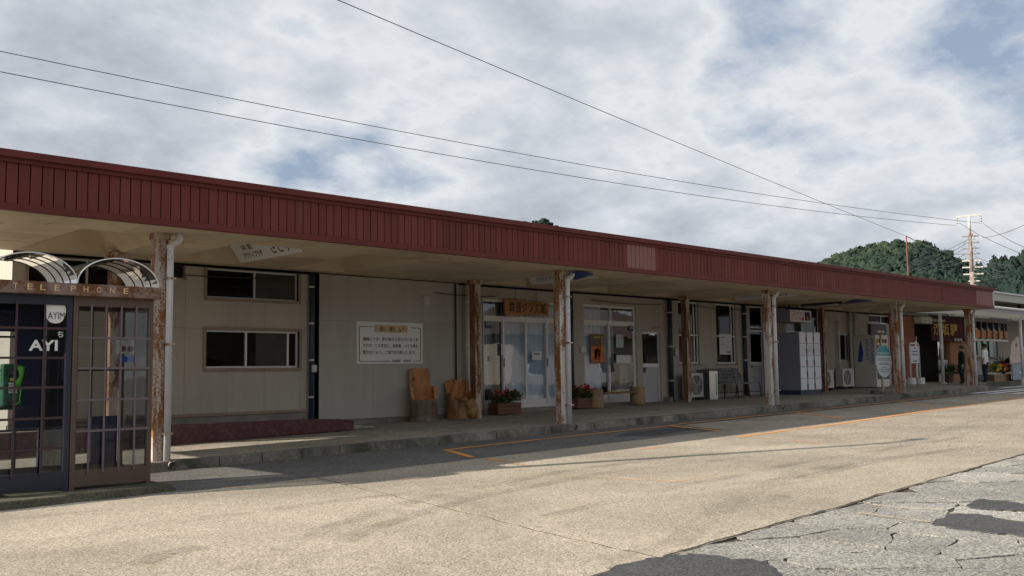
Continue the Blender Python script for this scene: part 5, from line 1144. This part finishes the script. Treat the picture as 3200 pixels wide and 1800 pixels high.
# entrance door leaf and glazed fields
dl = ebox('door_leaf', pbr('door_grey', (.40, .40, .43), .5, .05, 2), 40.05, 40.95, YE+.10, YE+.14, .86, 1.70); MB().face([(40.05, YE+.11, 1.74), (40.95, YE+.11, 1.74), (40.95, YE+.11, 2.7), (40.05, YE+.11, 2.7)]).build('pane', M_glass, dl); ebox('door_rail', M_aluw, 40.05, 40.95, YE+.09, YE+.13, 1.70, 1.76)
ebox('door_frame', M_aluw, 37.95, 38.03, YE+.10, YE+.16, .86, 2.7); ebox('side_panel', M_sign, 37.60, 37.95, YE+.10, YE+.13, .86, 1.6)
MB().face([(37.56, YE+.11, 1.6), (37.95, YE+.11, 1.6), (37.95, YE+.11, 2.7), (37.56, YE+.11, 2.7)]).build('pane', M_glass, ent)
ebox('lamp_box', M_eave, 37.5, 38.5, YE-.35, YE-.05, 3.18, 3.44)
nr = thing('noren_curtain', (40.5, 15.7, 2.55), 'dark maroon entrance curtain with gold station name lettering', 'curtain')
nx0, nx1 = 38.55, 42.3; YR = 15.66
for k in range(5):
    a, c = nx0+(nx1-nx0)*k/5+.01, nx0+(nx1-nx0)*(k+1)/5-.01; n = 14; b = MB(); b.v = []
    for i in range(n+1):
        X = a+(c-a)*i/n
        for j in range(7): z = 3.50-.97*j/6; b.v.append((X, YR+.02*j/6*math.sin(i*1.1+k), z))
    b.f = [(i*7+j, i*7+j+1, i*7+7+j+1, i*7+7+j) for i in range(n) for j in range(6)]; b.mi = [0]*len(b.f); b.build('cloth_panel', M_noren, nr, smooth=True)
MB().tube([(nx0-.15, YR, 3.52), (nx1+.15, YR, 3.52)], .03, 8).build('rod', M_iron, nr)
r_ = wr(2920, 1012, 2992, 1048, YR-.04)
chars('lettering', '濱坂驛', M_gold, nr, (r_[0]-.15, YR-.04, r_[2]), (1, 0, 0), (0, 0, 1), r_[1]-r_[0]+.2, r_[3]-r_[2], .12)
r_ = wr(2896, 997, 2953, 1005, YR-.04); text('lettering', '夢千代の里浜坂温泉郷', M_sign, nr, (r_[0], YR-.04, r_[2]), (1, 0, 0), (0, 0, 1), r_[1]-r_[0], r_[3]-r_[2]); r_ = wr(2982, 1058, 3008, 1066, YR-.04); text('lettering', '浜坂町', M_sign, nr, (r_[0], YR-.04, r_[2]), (1, 0, 0), (0, 0, 1), r_[1]-r_[0], (r_[3]-r_[2]))
# entrance roofs
M_transl = bpy.data.materials.new('translucent_roof'); M_transl.use_nodes = True; _N = NT(M_transl.node_tree); _o = _N.n('ShaderNodeOutputMaterial'); _t = _N.n('ShaderNodeBsdfTranslucent'); _t.inputs[0].default_value = (.09, .09, .085, 1); _N.l(_t.outputs[0], _o.inputs[0])
er = thing('entrance_roof', (45, 14, 3.5), 'low entrance roof with ribbed grey edge and white gutter', 'roof')
MB().face([(35.3, 13.06, 3.56), (70, 13.06, 3.56), (70, 16.2, 3.62), (35.3, 16.2, 3.62)]).build('roof_deck', M_transl, er)
for k in range(60):
    X = 35.4+k*.30; MB().box(X+.01, X+.29, 13.0, 13.05, 3.50, 3.63).build('rib_panel', M_corr, er)
MB().tube([(35.3, 12.96, 3.66), (70, 12.96, 3.68)], .045, 8).build('gutter', M_sign, er)
for X in (38.2, 40.6, 44.5): MB().box(X, X+1.2, 14.6, 14.8, 3.44, 3.529).build('roof_lamp', M_sign, er)
mr = thing('main_roof', (48, 17, 4), 'grey main station roof with beige eave behind the canopy end', 'roof'); YM = 16.4
r_ = wr(3104, 917, 3200, 942, YM); MB().hexa([(36.5, YM, r_[2]-.05), (75, YM, r_[2]+.0), (75, 24, r_[2]), (36.5, 24, r_[2]), (36.5, YM, r_[3]-.03), (75, YM, r_[3]+.05), (75, 24, r_[3]+.6), (36.5, 24, r_[3]+.6)]).build('roof_body', M_eave, mr)
MB().box(36.5, 75, YM-.06, YM-.001, r_[3]-.06, r_[3]+.01).build('eave_trim', M_sign, mr); MB().box(36.5, 75, YM+.8, YM+1.0, 3.3, r_[2]-.06).build('back_wall', M_ew, mr)
for X in (46.8, 52): MB().box(X, X+.18, YM+.2, YM+.4, 3.6, r_[2]-.06).build('bracket', M_dark, mr)
a = at(3187, 1000, 13.3); rp = thing('roof_post', (a[0], 13.3, .85), 'white rain pipe post below the entrance roof behind the cutout board', 'post'); MB().tube([(a[0], 13.3, zr(40)), (a[0], 13.3, 3.30), (a[0]+.15, 13.25, 3.38), (a[0]+.55, 13.1, 3.44)], .06, 10).build('rain_pipe', M_pipe, rp, smooth=True); MB().tube([(a[0], 13.3, zr(40)), (a[0], 13.3, zr(40)+.25)], .10, 10).build('pipe_socket', M_galv, rp)
# flower boxes, pot plant, face board
def pot(x, y, label):
    z0 = zp(x, y); t = thing('potted_plant', (x, y, z0), label, 'plant'); MB().tube([(x, y, z0), (x, y, z0+.05), (x, y, z0+.36)], [.17, .17, .23], 16).build('pot', pbr('brown_pot', (.10, .06, .045)), t); leaves((x-.38, x+.38, y-.3, y+.3, z0+.30), 420, .055, lambda a, c: .42*max(.1, 1-((a-x)/.42)**2), M_leafg, 'leaves', t, 5)
    MB().tube([(x, y, z0+.3), (x+.03, y, z0+.7)], .015, 6).build('stem', M_plank, t); return t
pot(39.0, 15.25, 'leafy plant in a brown pot beside the dark entrance')
YFb = 14.75; r_ = wr(3108, 1172, 3160, 1192, YFb); fz = zp(42, YFb); fb = thing('flower_box', ((r_[0]+r_[1])/2, YFb, fz), 'wooden flower box of yellow and red blooms by the cutout board', 'planter')
for k in range(3): MB().box(r_[0], r_[1], YFb, YFb+.025, fz+.01+k*.10, fz+.10+k*.10).build('slat', M_log, fb)
MB().box(r_[0], r_[1], YFb+.026, YFb+.42, fz, fz+.29).build('box_body', M_plank, fb)
leaves((r_[0]-.1, r_[1]+.1, YFb-.08, YFb+.4, fz+.22), 700, .05, lambda a, c: .46+.12*math.sin(a*4), M_leafg, 'leaves', fb, 21)
rg = np.random.default_rng(4)
for m, sx_, nme in ((M_yellowfl, 0, 'yellow_flowers'), (M_redfl, .55, 'red_flowers')):
    b = MB()
    for i in range(46):
        q_ = np.array([r_[0]+(r_[1]-r_[0])*(sx_+rg.uniform(0, .48)), YFb+rg.uniform(-.12, .3), fz+.40+rg.uniform(0, .32)])
        for j in range(3): d, e = rg.normal(size=3)*.035, rg.normal(size=3)*.035; b.face([q_-d, q_+e, q_+d, q_-e])
    o = b.build(nme, m, fb); o['kind'] = 'stuff'
pg = thing('spiky_plant', (43.6, 15.1, .86), 'spiky dark plant behind the flower box', 'plant'); a = at(3137, 1150, 15.1); MB().tube([(a[0], 15.1, .84), (a[0], 15.1, 1.6)], .05, 8).build('stem', M_plank, pg)
b = MB()
for i in range(46):
    an, el = rg.uniform(0, 6.28), rg.uniform(.1, 1.2); d = np.array([math.cos(an)*math.cos(el), math.sin(an)*math.cos(el), math.sin(el)]); p0 = np.array([a[0], 15.1, 1.55]); s_ = np.cross(d, (0, 0, 1)); s_ /= np.linalg.norm(s_); L_ = rg.uniform(.35, .6)
    b.face([p0-s_*.012, p0+s_*.012, p0+d*L_*.6+s_*.016, p0+d*L_+np.array([0, 0, -.15*L_]), p0+d*L_*.6-s_*.016])
o = b.build('blades', M_leafg, pg)
YK = 14.55; kz = zp(42, YK); r_ = wr(3156, 1052, 3205, 1190, YK); kw, kh = r_[1]-r_[0], r_[3]-kz
def board2d(name, outline, hs, y, m, parent, th=.03):
    cu = bpy.data.curves.new('b', 'CURVE'); cu.dimensions = '2D'; cu.fill_mode = 'BOTH'; cu.extrude = th/2
    for L in [outline]+hs:
        s = cu.splines.new('POLY'); s.points.add(len(L)-1); s.use_cyclic_u = True
        for p, q in zip(s.points, L): p.co = (q[0], q[1], 0, 1)
    ob = bpy.data.objects.new('b', cu); col.objects.link(ob); bpy.context.view_layer.update(); me = bpy.data.meshes.new_from_object(ob.evaluated_get(bpy.context.evaluated_depsgraph_get()))
    b = MB(); b.v = [(v.co.x, y+v.co.z, v.co.y) for v in me.vertices]; b.f = [tuple(p.vertices) for p in me.polygons]; b.mi = [0]*len(b.f); bpy.data.objects.remove(ob); bpy.data.curves.remove(cu); return b.build(name, m, parent)
fc = thing('face_cutout_board', ((r_[0]+r_[1])/2, YK, kz), 'pale painted photo board with two oval face holes', 'photo board')
ol = [(.05, .02), (.95, .02), (1.0, .25), (.97, .45), (1.02, .62), (.96, .74), (.80, .80), (.74, .93), (.60, 1.0), (.46, .99), (.38, .93), (.22, .90), (.10, .80), (.06, .64), (-.02, .52), (.02, .38), (.06, .25)]
hl = lambda u, v, a, c: [(r_[0]+kw*(u+a*math.cos(t)), kz+kh*(v+c*math.sin(t))) for t in np.linspace(0, 2*math.pi, 21)[:-1]]
M_boardp = pbr('painted_board', (.58, .44, .38), .6, .28, 3.0, dirt=(.60, .60, .62), dirt_amt=.8, dirt_scale=2.0); M_boardb = pbr('painted_board_blue', (.24, .29, .36), .6, .35, 5, dirt=(.5, .48, .45), dirt_amt=.6, dirt_scale=6)
board2d('upper_board', [(r_[0]+kw*u, kz+kh*v) for u, v in ol if v > .3]+[], [hl(.42, .80, .07, .052), hl(.80, .55, .07, .052)], YK, M_boardp, fc)
board2d('lower_board', [(r_[0]+kw*u, kz+kh*v) for u, v in ((.05, .02), (.95, .02), (1.0, .25), (.97, .38), (.02, .38), (.06, .25))], [], YK-.035, M_boardb, fc)
MB().box(r_[0]+kw*.3, r_[0]+kw*.36, YK+.03, YK+.6, kz, kz+.06).build('foot', M_plank, fc); MB().box(r_[0]+kw*.7, r_[0]+kw*.76, YK+.03, YK+.6, kz, kz+.06).build('foot', M_plank, fc); MB().box(r_[0]+kw*.45, r_[0]+kw*.62, YK-.058, YK-.054, kz+kh*.16, kz+kh*.21).build('white_label', M_sign, fc)

# ================================================================ PEOPLE
def person(x, y, h, facing, label, reg, arms, hairm=M_hair, lean=0):
    z0 = zp(x, y); t = thing('person', (x, y, z0), label, 'person')
    V_, E_, R_ = [], [], []
    def add(p, r, par=None):
        V_.append(p); R_.append(r)
        if par is not None: E_.append((par, len(V_)-1))
        return len(V_)-1
    pel = add((0, 0, .525), .082); wa = add((0, -.005, .61), .078, pel); ch = add((0, -.005, .72), .092, wa); sh = add((0, -.005, .80), .070, ch); nk = add((0, 0, .850), .034, sh); hb = add((0, .010, .895), .050, nk); hm = add((0, .014, .935), .056, hb); ht = add((0, .008, .975), .036, hm)
    add((0, .066, .915), .010, hm)     # nose
    for s, A_ in ((-1, arms[0]), (1, arms[1])):
        sp_ = add((s*.125, -.005, .795), .048, sh); el = add((s*A_[0][0], A_[0][1], A_[0][2]), .031, sp_); wr_ = add((s*A_[1][0], A_[1][1], A_[1][2]), .021, el)
        d = np.array(A_[1])-np.array(A_[0]); d = d/np.linalg.norm(d); d = np.array([s*d[0], d[1], d[2]]); w0 = np.array(V_[wr_]); pm = add(tuple(w0+d*.045), .022, wr_)
        sd_ = np.array([0, 1, 0]) if abs(d[1]) < .8 else np.array([1, 0, 0])
        for k, L_ in ((-1.4, .038), (-.5, .045), (.5, .043), (1.4, .034)): add(tuple(w0+d*(.06+L_)+sd_*.009*k), .0065, pm)
        add(tuple(w0+d*.055+sd_*.034), .0075, wr_)
        hp = add((s*.052, 0, .50), .072, pel); kn = add((s*.060, .012, .275), .050, hp); ank = add((s*.064, -.010, .045), .036, kn); add((s*.072, .075, .022), .026, ank)
    me = bpy.data.meshes.new('person_body'); me.from_pydata([tuple(np.array(v)*h) for v in V_], E_, []); o = link('body', me, t)
    sk = o.modifiers.new('skin', 'SKIN'); sk.use_smooth_shade = True
    for i, sv in enumerate(me.skin_vertices[0].data): sv.radius = (R_[i]*h*(1.22 if R_[i] > .06 else 1.12), R_[i]*h*(1.05 if R_[i] > .06 else 1.12)); sv.use_root = (i == 0)
    ss = o.modifiers.new('sub', 'SUBSURF'); ss.levels = 1; ss.render_levels = 1
    bpy.context.view_layer.update(); m2 = bpy.data.meshes.new_from_object(o.evaluated_get(bpy.context.evaluated_depsgraph_get()))
    o.modifiers.clear(); o.data = m2; m2.name = 'person_body'; m2.materials.clear()
    for m in reg['mats']: m2.materials.append(m)
    for p in m2.polygons: p.material_index = reg['fn'](p.center/h); p.use_smooth = True
    o.rotation_euler.z = facing
    b = blob((0, -.010*h, .945*h), (.060*h, .064*h, .056*h), 14, 2, .03); hme = bpy.data.meshes.new('hair'); hme.from_pydata(b.v, [], b.f); hme.materials.append(hairm); ho = link('hair', hme, t); ho.rotation_euler.z = facing
    for p in hme.polygons: p.use_smooth = True
    return t, o
YP = 14.6; X = at(3081, 1190, YP)[0]; hh = at(3080, 1074, YP)[2]-zp(X, YP)
def reg1(c):
    if c.z > .845: return 2
    if c.z > .515 and not (abs(c.x) > .135 and c.z < .63): return 0
    if abs(c.x) > .135 and c.z < .66 and c.z > .36: return 2
    return 1 if c.z > .04 else 3
person(X, YP, hh*1.0, .15, 'person in white shirt and dark trousers standing at the ticket window', dict(mats=[M_shirt, M_trous, M_skin, M_blackcl], fn=reg1), [((.175, .0, .645), (.165, .03, .50)), ((.170, .03, .65), (.13, .13, .60))])
YP2 = 14.3; X2 = at(3008, 1190, YP2)[0]; hh2 = at(3014, 1080, YP2)[2]-zp(X2, YP2)
def reg2(c): return 1 if c.z > .86 or (abs(c.x) > .14 and c.z < .50 and c.z > .3) else 0
person(X2, YP2, hh2, .5, 'person in black clothes half hidden behind the last post, carrying a bag', dict(mats=[M_blackcl, M_skin], fn=reg2), [((.175, -.02, .645), (.18, .0, .49)), ((.175, -.02, .645), (.17, .0, .49))])
a = at(3002, 1148, YP2); bg_ = thing('hand_bag', (a[0], YP2, a[2]-.15), 'black bag held by the person behind the post', 'bag'); MB().box(a[0]-.16, a[0]+.16, YP2-.06, YP2+.06, a[2]-.22, a[2]+.10).build('bag_body', M_blackcl, bg_, bevel=.03); MB().tube([(a[0]-.10, YP2, a[2]+.09), (a[0]-.06, YP2, a[2]+.20), (a[0]+.06, YP2, a[2]+.20), (a[0]+.10, YP2, a[2]+.09)], .012, 6).build('bag_handle', M_blackcl, bg_)

# ================================================================ UTILITY POLE, MAST, WIRES
TD = 88.0; TB = atD(3040, 900, TD); TX, TY = TB[0], TB[1]
up_ = thing('utility_pole', (TX, TY, .7), 'tall utility pole with stacked crossarms beyond the canopy end', 'utility pole')
def tz_(py): return atD(3035, py, TD)[2]
MB().tube([(TX, TY, .7), (TX, TY, tz_(850))], [.24, .19], 12).build('lower_shaft', M_polerust, up_, smooth=True); MB().tube([(TX, TY, tz_(850)), (TX, TY, tz_(735))], [.185, .13], 12).build('middle_shaft', M_polerust, up_, smooth=True); MB().tube([(TX, TY, tz_(734)), (TX, TY, tz_(671))], [.115, .09], 12).build('top_shaft', M_polewhite, up_, smooth=True)
rgt = np.array([_r0[0], _r0[1], 0]); dirn = np.array([.55, -.83, 0])
def arm(py, L0, L1, m, tilt=0, th=.07): 
    z = tz_(py); p0 = np.array([TX, TY, z])-dirn*L0; p1 = np.array([TX, TY, z+tilt])+dirn*L1
    s_ = np.array([dirn[1], -dirn[0], 0])*th; u_ = np.array([0, 0, th])
    return MB().hexa([p0-s_-u_, p1-s_-u_, p1+s_-u_, p0+s_-u_, p0-s_+u_, p1-s_+u_, p1+s_+u_, p0+s_+u_]).build('crossarm', m, up_), p0, p1
_, q0, q1 = arm(676, .95, .90, M_arm, .12)
ins_pts = []
for q_ in (q0, q1):
    for k in range(3): MB().tube([q_+np.array([0, 0, -.12-.20*k]), q_+np.array([0, 0, -.18-.20*k])], [.13, .07], 10).build('insulator', M_insul, up_)
    MB().tube([q_, q_+np.array([0, 0, -.72])], .02, 6).build('insulator_rod', M_arm, up_); ins_pts.append(q_+np.array([0, 0, -.72]))
for py, L0, L1, m in ((738.6, .62, .70, M_armdk), (758.5, .58, .70, M_armdk), (776.7, .62, .70, M_armdk), (793.3, .60, .75, M_armdk), (815, .70, .85, M_arm), (835.6, .72, .88, M_arm), (857, .65, .88, M_arm), (879, .28, .60, M_arm)): arm(py, L0, L1, m, .02, .05)
MB().tube([(TX-.1, TY-.2, tz_(733)), (TX-.1, TY-.24, tz_(733))], .11, 12).build('orange_disc', pbr('orange_disc', (.7, .2, .03)), up_)
for k in range(14): z = tz_(905)+k*.32; MB().box(TX-.30, TX+.30, TY-.32, TY-.28, z, z+.04).build('step_bolt', M_arm, up_)
wires = []
def wire(pts, r, label, name='power_line'):
    """quadratic sag through three points (end, mid, end); ends extrapolated by e"""
    p0, p1, p2, t1, ext = pts; out_ = []
    for i in range(41):
        t = ext[0]+(ext[1]-ext[0])*i/40
        l0 = (t-t1)*(t-1)/((0-t1)*(0-1)); l1 = t*(t-1)/(t1*(t1-1)); l2 = t*(t-t1)/(1*(1-t1)); out_.append(p0*l0+p1*l1+p2*l2)
    m_ = out_[0]; t_ = thing(name, tuple(m_), label, 'wire', 'overhead wires'); MB().tube(out_, r, 6).build('cable', M_wire, t_); return out_
def span(a, c, pm, r, label, ext=(0, 1)):
    a, c = np.array(a), np.array(c); d = ray(*pm); n_ = np.array([-(c-a)[1], (c-a)[0], 0]); t = np.dot(a-CAM, n_)/np.dot(d, n_); P = CAM+d*t; t1 = np.dot((P-a)[:2], (c-a)[:2])/np.dot((c-a)[:2], (c-a)[:2]); return wire((a, P, c, t1, ext), r, label)
span(at(0, 160, 40), ins_pts[1], (1615, 478), .016, 'upper of two overhead wires crossing the sky to the utility pole', (-.25, 1))
span(at(0, 224, 38), ins_pts[0], (1615, 522), .016, 'lower of two overhead wires crossing the sky to the utility pole', (-.25, 1))
YMa = 17.2; mt = at(2832, 738, YMa); ms = thing('roof_mast', (mt[0], YMa, 4.0), 'thin rust red mast standing on the station roof', 'mast'); MB().tube([(mt[0], YMa, 3.9), (mt[0], YMa, mt[2])], .026, 10).build('mast_pole', M_mast, ms); MB().tube([(mt[0], YMa, 4.05), (mt[0], YMa, 4.2)], .13, 10).build('mast_base', M_mast, ms)
span(at(1056, 0, 12), (mt[0], YMa, mt[2]), (1602, 230), .007, 'steep overhead cable descending to the red roof mast', (-.3, 1))
e_ = np.array([TX, TY, tz_(793)])-dirn*.6; wire((np.array([mt[0], YMa, mt[2]]), np.array([(mt[0]+e_[0])/2, (YMa+e_[1])/2, (mt[2]+e_[2])/2-.25]), e_, .5, (0, 1)), .018, 'cable from the red roof mast to the utility pole')
for i, (pa, pb, la) in enumerate([((3062, 690), (3230, 785), 'wire falling right from the top crossarm'), ((2998, 697), (3230, 806), 'wire falling right from the left end of the top crossarm'), ((3070, 743), (3230, 688), 'wire rising right from the utility pole'), ((3050, 802), (3170, 829), 'wire running right from the middle of the pole'), ((3068, 816), (3140, 850), 'upper short wire right of the pole'), ((3068, 836), (3125, 868), 'lower short wire right of the pole'),
        ((3028, 747), (2945, 785), 'topmost of the wires fanning left from the pole'), ((3017, 763), (2957, 792), 'second of the wires fanning left from the pole'), ((3014, 777), (2968, 798), 'third of the wires fanning left from the pole'), ((3014, 795), (2985, 808), 'fourth of the wires fanning left from the pole'), ((3020, 806), (3000, 815), 'lowest of the wires fanning left from the pole')]):
    p0 = atD(*pa, TD-.2); ext_ = np.array(pb)-np.array(pa); f_ = 3.0 if pb[0] < pa[0] else 1.0; far = TD+70 if pb[0] < pa[0] else TD-20; p2 = atD(*(np.array(pa)+ext_*f_), far); wire((p0, (p0+p2)/2+np.array([0, 0, -.2]), p2, .5, (0, 1)), .018, la)

# ================================================================ HILLS AND WOODS
import bmesh as _bm
_b = _bm.new(); _bm.ops.create_icosphere(_b, subdivisions=2, radius=1); _b.verts.ensure_lookup_table()
ICO_V = np.array([v.co[:] for v in _b.verts]); ICO_F = np.array([[v.index for v in f.verts] for f in _b.faces]); _b.free()
def hill(name, D, az_px, top_el, prof, width, depth, label, ntree, seed, crown=(.9, 2.9), fol='hill_foliage', conifer=.05, back=.25):
    """prof(s) = ground drop below the top at lateral offset s; the near flank falls to the plain"""
    d = ray(*az_px); d = d/np.hypot(d[0], d[1]); c = np.array([d[0]*D, d[1]*D]); fw = np.array([d[0], d[1]]); rt = np.array([d[1], -d[0]])
    H_ = CAM_H+top_el*D-2.5; rg = np.random.default_rng(seed)
    def gz(s, t):                        # t towards the camera negative
        base = H_-prof(s); k = max(0, 1-max(0, -t)/depth)**1.15 if t < 0 else max(0, 1-t/(depth*1.2)); return max(.2, base*k)
    nx_, ny_ = 60, 36; b = MB(); ss = np.linspace(width[0], width[1], nx_); tt_ = np.linspace(-depth, depth*.5, ny_)
    for s in ss:
        for t in tt_: p = c+rt*s+fw*t; b.v.append((p[0], p[1], gz(s, t)-.3))
    b.f = [(i*ny_+j, (i+1)*ny_+j, (i+1)*ny_+j+1, i*ny_+j+1) for i in range(nx_-1) for j in range(ny_-1)]; b.mi = [0]*len(b.f)
    o = b.build(name, pbr('hill_ground', (.02, .035, .018), .95), None, smooth=True); tag(o, label, kind='structure')
    V_, F_, F3, T_ = [], [], [], []
    k0 = 0
    for i in range(ntree):
        s, t = rg.uniform(width[0], width[1]), rg.uniform(-depth*.62, depth*.12); p = c+rt*s+fw*t; z = gz(s, t); r = crown[0]+(crown[1]-crown[0])*rg.random()**1.8; con = rg.random() < conifer
        tint = min(1, max(0, .45+.35*math.sin(s*.045+seed)+.3*math.sin(t*.06+s*.02)+rg.normal()*.16)); hh_ = r*(1.7 if con else .75)
        q = ICO_V.copy(); az_ = np.arctan2(q[:, 1], q[:, 0]); lob = 1+.20*np.sin(3*az_+rg.uniform(0, 6))*np.cos(3*q[:, 2]+rg.uniform(0, 6))+rg.normal(size=len(q))*.10
        if con: tp = 1-np.clip(q[:, 2], 0, 1)*.85; q[:, 0] *= tp; q[:, 1] *= tp
        q = q*lob[:, None]; P = np.stack([p[0]+q[:, 0]*r, p[1]+q[:, 1]*r, z+r*.45+q[:, 2]*hh_], 1); V_.append(P); F3.append(ICO_F+k0); k0 += len(P); T_.append(np.clip(tint+rg.normal(size=len(P))*.07, 0, 1))
        n = 12; u = rg.normal(size=(n, 3)); u /= np.linalg.norm(u, axis=1)[:, None]; u[:, 2] = np.abs(u[:, 2])
        if con: tp = 1-u[:, 2]*.85; u[:, 0] *= tp; u[:, 1] *= tp
        P = np.stack([p[0]+u[:, 0]*r*1.05, p[1]+u[:, 1]*r*1.05, z+r*.45+u[:, 2]*hh_*1.05], 1); A_ = rg.normal(size=(n, 3))*r*.17; B_ = rg.normal(size=(n, 3))*r*.17
        Q = np.stack([P-A_, P+B_, P+A_*.8, P-B_], 1).reshape(-1, 3); V_.append(Q); F_.append(np.arange(n*4).reshape(n, 4)+k0); k0 += n*4; T_.append(np.repeat(np.clip(tint+rg.normal(size=n)*.15, 0, 1), 4))
    V_ = np.concatenate(V_); F_ = np.concatenate(F_); T_ = np.concatenate(T_)
    me = bpy.data.meshes.new('woods'); me.from_pydata(V_.tolist(), [], np.concatenate(F3).tolist()+F_.tolist()); me.polygons.foreach_set('use_smooth', np.ones(len(me.polygons), bool)); me.materials.append(MATS[fol]); o = link('woods', me)
    at_ = me.attributes.new('tint', 'FLOAT', 'POINT'); at_.data.foreach_set('value', T_.astype(np.float32)); tag(o, label.replace('hill', 'hillside woodland'), 'woodland', kind='stuff')
foliage('hill_foliage', (.012, .025, .021), (.019, .036, .023), (.042, .058, .026)); foliage('dark_foliage', (.010, .022, .017), (.016, .031, .019), (.028, .045, .021))
def pf1(s): return .0054*s*s if s < 0 and s > -60 else (19.4+.5*(-s-60) if s <= -60 else (.0165*s*s if s < 32 else 16.9+.62*(s-32)))
hill('hill', 520, (2820, 748), .122, pf1, (-130, 95), 150, 'rounded wooded hill behind the canopy', 8000, 3)
def pf2(s): return max(0, -.30*s) if s < 0 else 0
hill('ridge', 330, (3290, 770), .112, pf2, (-75, 30), 110, 'dark conifer hill at the right edge', 3600, 5, (.7, 2.0), 'dark_foliage', .35)
def pf4(s): return 0
hill('low_ridge', 640, (3080, 862), .087, pf4, (-70, 160), 120, 'low wooded hill between the two larger hills', 2800, 9, (1.1, 3.0))
def pf3(s): return .010*s*s if s < 10 else (1+.55*(s-10) if s < 24 else 8.7+.02*(s-24)) if s > 0 else .16*abs(s)
hill('far_hill', 700, (1680, 681), .1585, pf3, (-22, 34), 60, 'distant wooded hill top above the roof', 500, 11, (1.2, 3.4), 'hill_foliage', .0)

# house across the forecourt, mirrored in the glass doors
hs = thing('tiled_house', (52, -16, .8), 'house with brown tiled roof across the forecourt, seen in the door glass', 'house')
MB().box(43, 62, -22, -12, .6, 3.9).build('wall', pbr('house_wall', (.30, .27, .24), .9), hs)
e0, e1, f0, f1, zE, zR = 42, 63, -23, -11, 3.9, 6.6
b = MB(); A_, B_, C_, D_ = (e0, f1, zE), (e1, f1, zE), (e1, f0, zE), (e0, f0, zE); R1, R2 = (e0+6, -17, zR), (e1-6, -17, zR)
b.face([A_, B_, R2, R1]); b.face([B_, C_, R2]); b.face([C_, D_, R1, R2]); b.face([D_, A_, R1]); b.build('roof', M_tile, hs)
for k in range(5): X = 44.5+k*3.6; w_ = MB().box(X, X+1.6, -11.99, -11.95, 1.3, 2.8).build('window', M_aluw, hs); MB().box(X+.1, X+1.5, -11.94, -11.93, 1.4, 2.7).build('pane', M_glassd, w_)

ob_ = thing('added_dark_building', (26, -20, .4), 'unseen dark two-storey building added across the forecourt to darken the left window reflections', 'building')  # added out of view to darken the glass reflections and cut front skylight
MB().box(6, 40, -30, -20, .2, 7.0).build('wall', pbr('dark_wall', (.06, .055, .05), .9), ob_); MB().box(5.6, 40.4, -30.4, -19.6, 7.0, 7.3).build('roof', M_tile, ob_)
for k in range(9):
    for j in range(2): X = 7.5+k*3.6; w_ = MB().box(X, X+1.8, -19.99, -19.95, 1.2+j*3, 2.7+j*3).build('window', M_armdk, ob_); MB().box(X+.1, X+1.7, -19.94, -19.93, 1.3+j*3, 2.6+j*3).build('pane', M_glassd, w_)
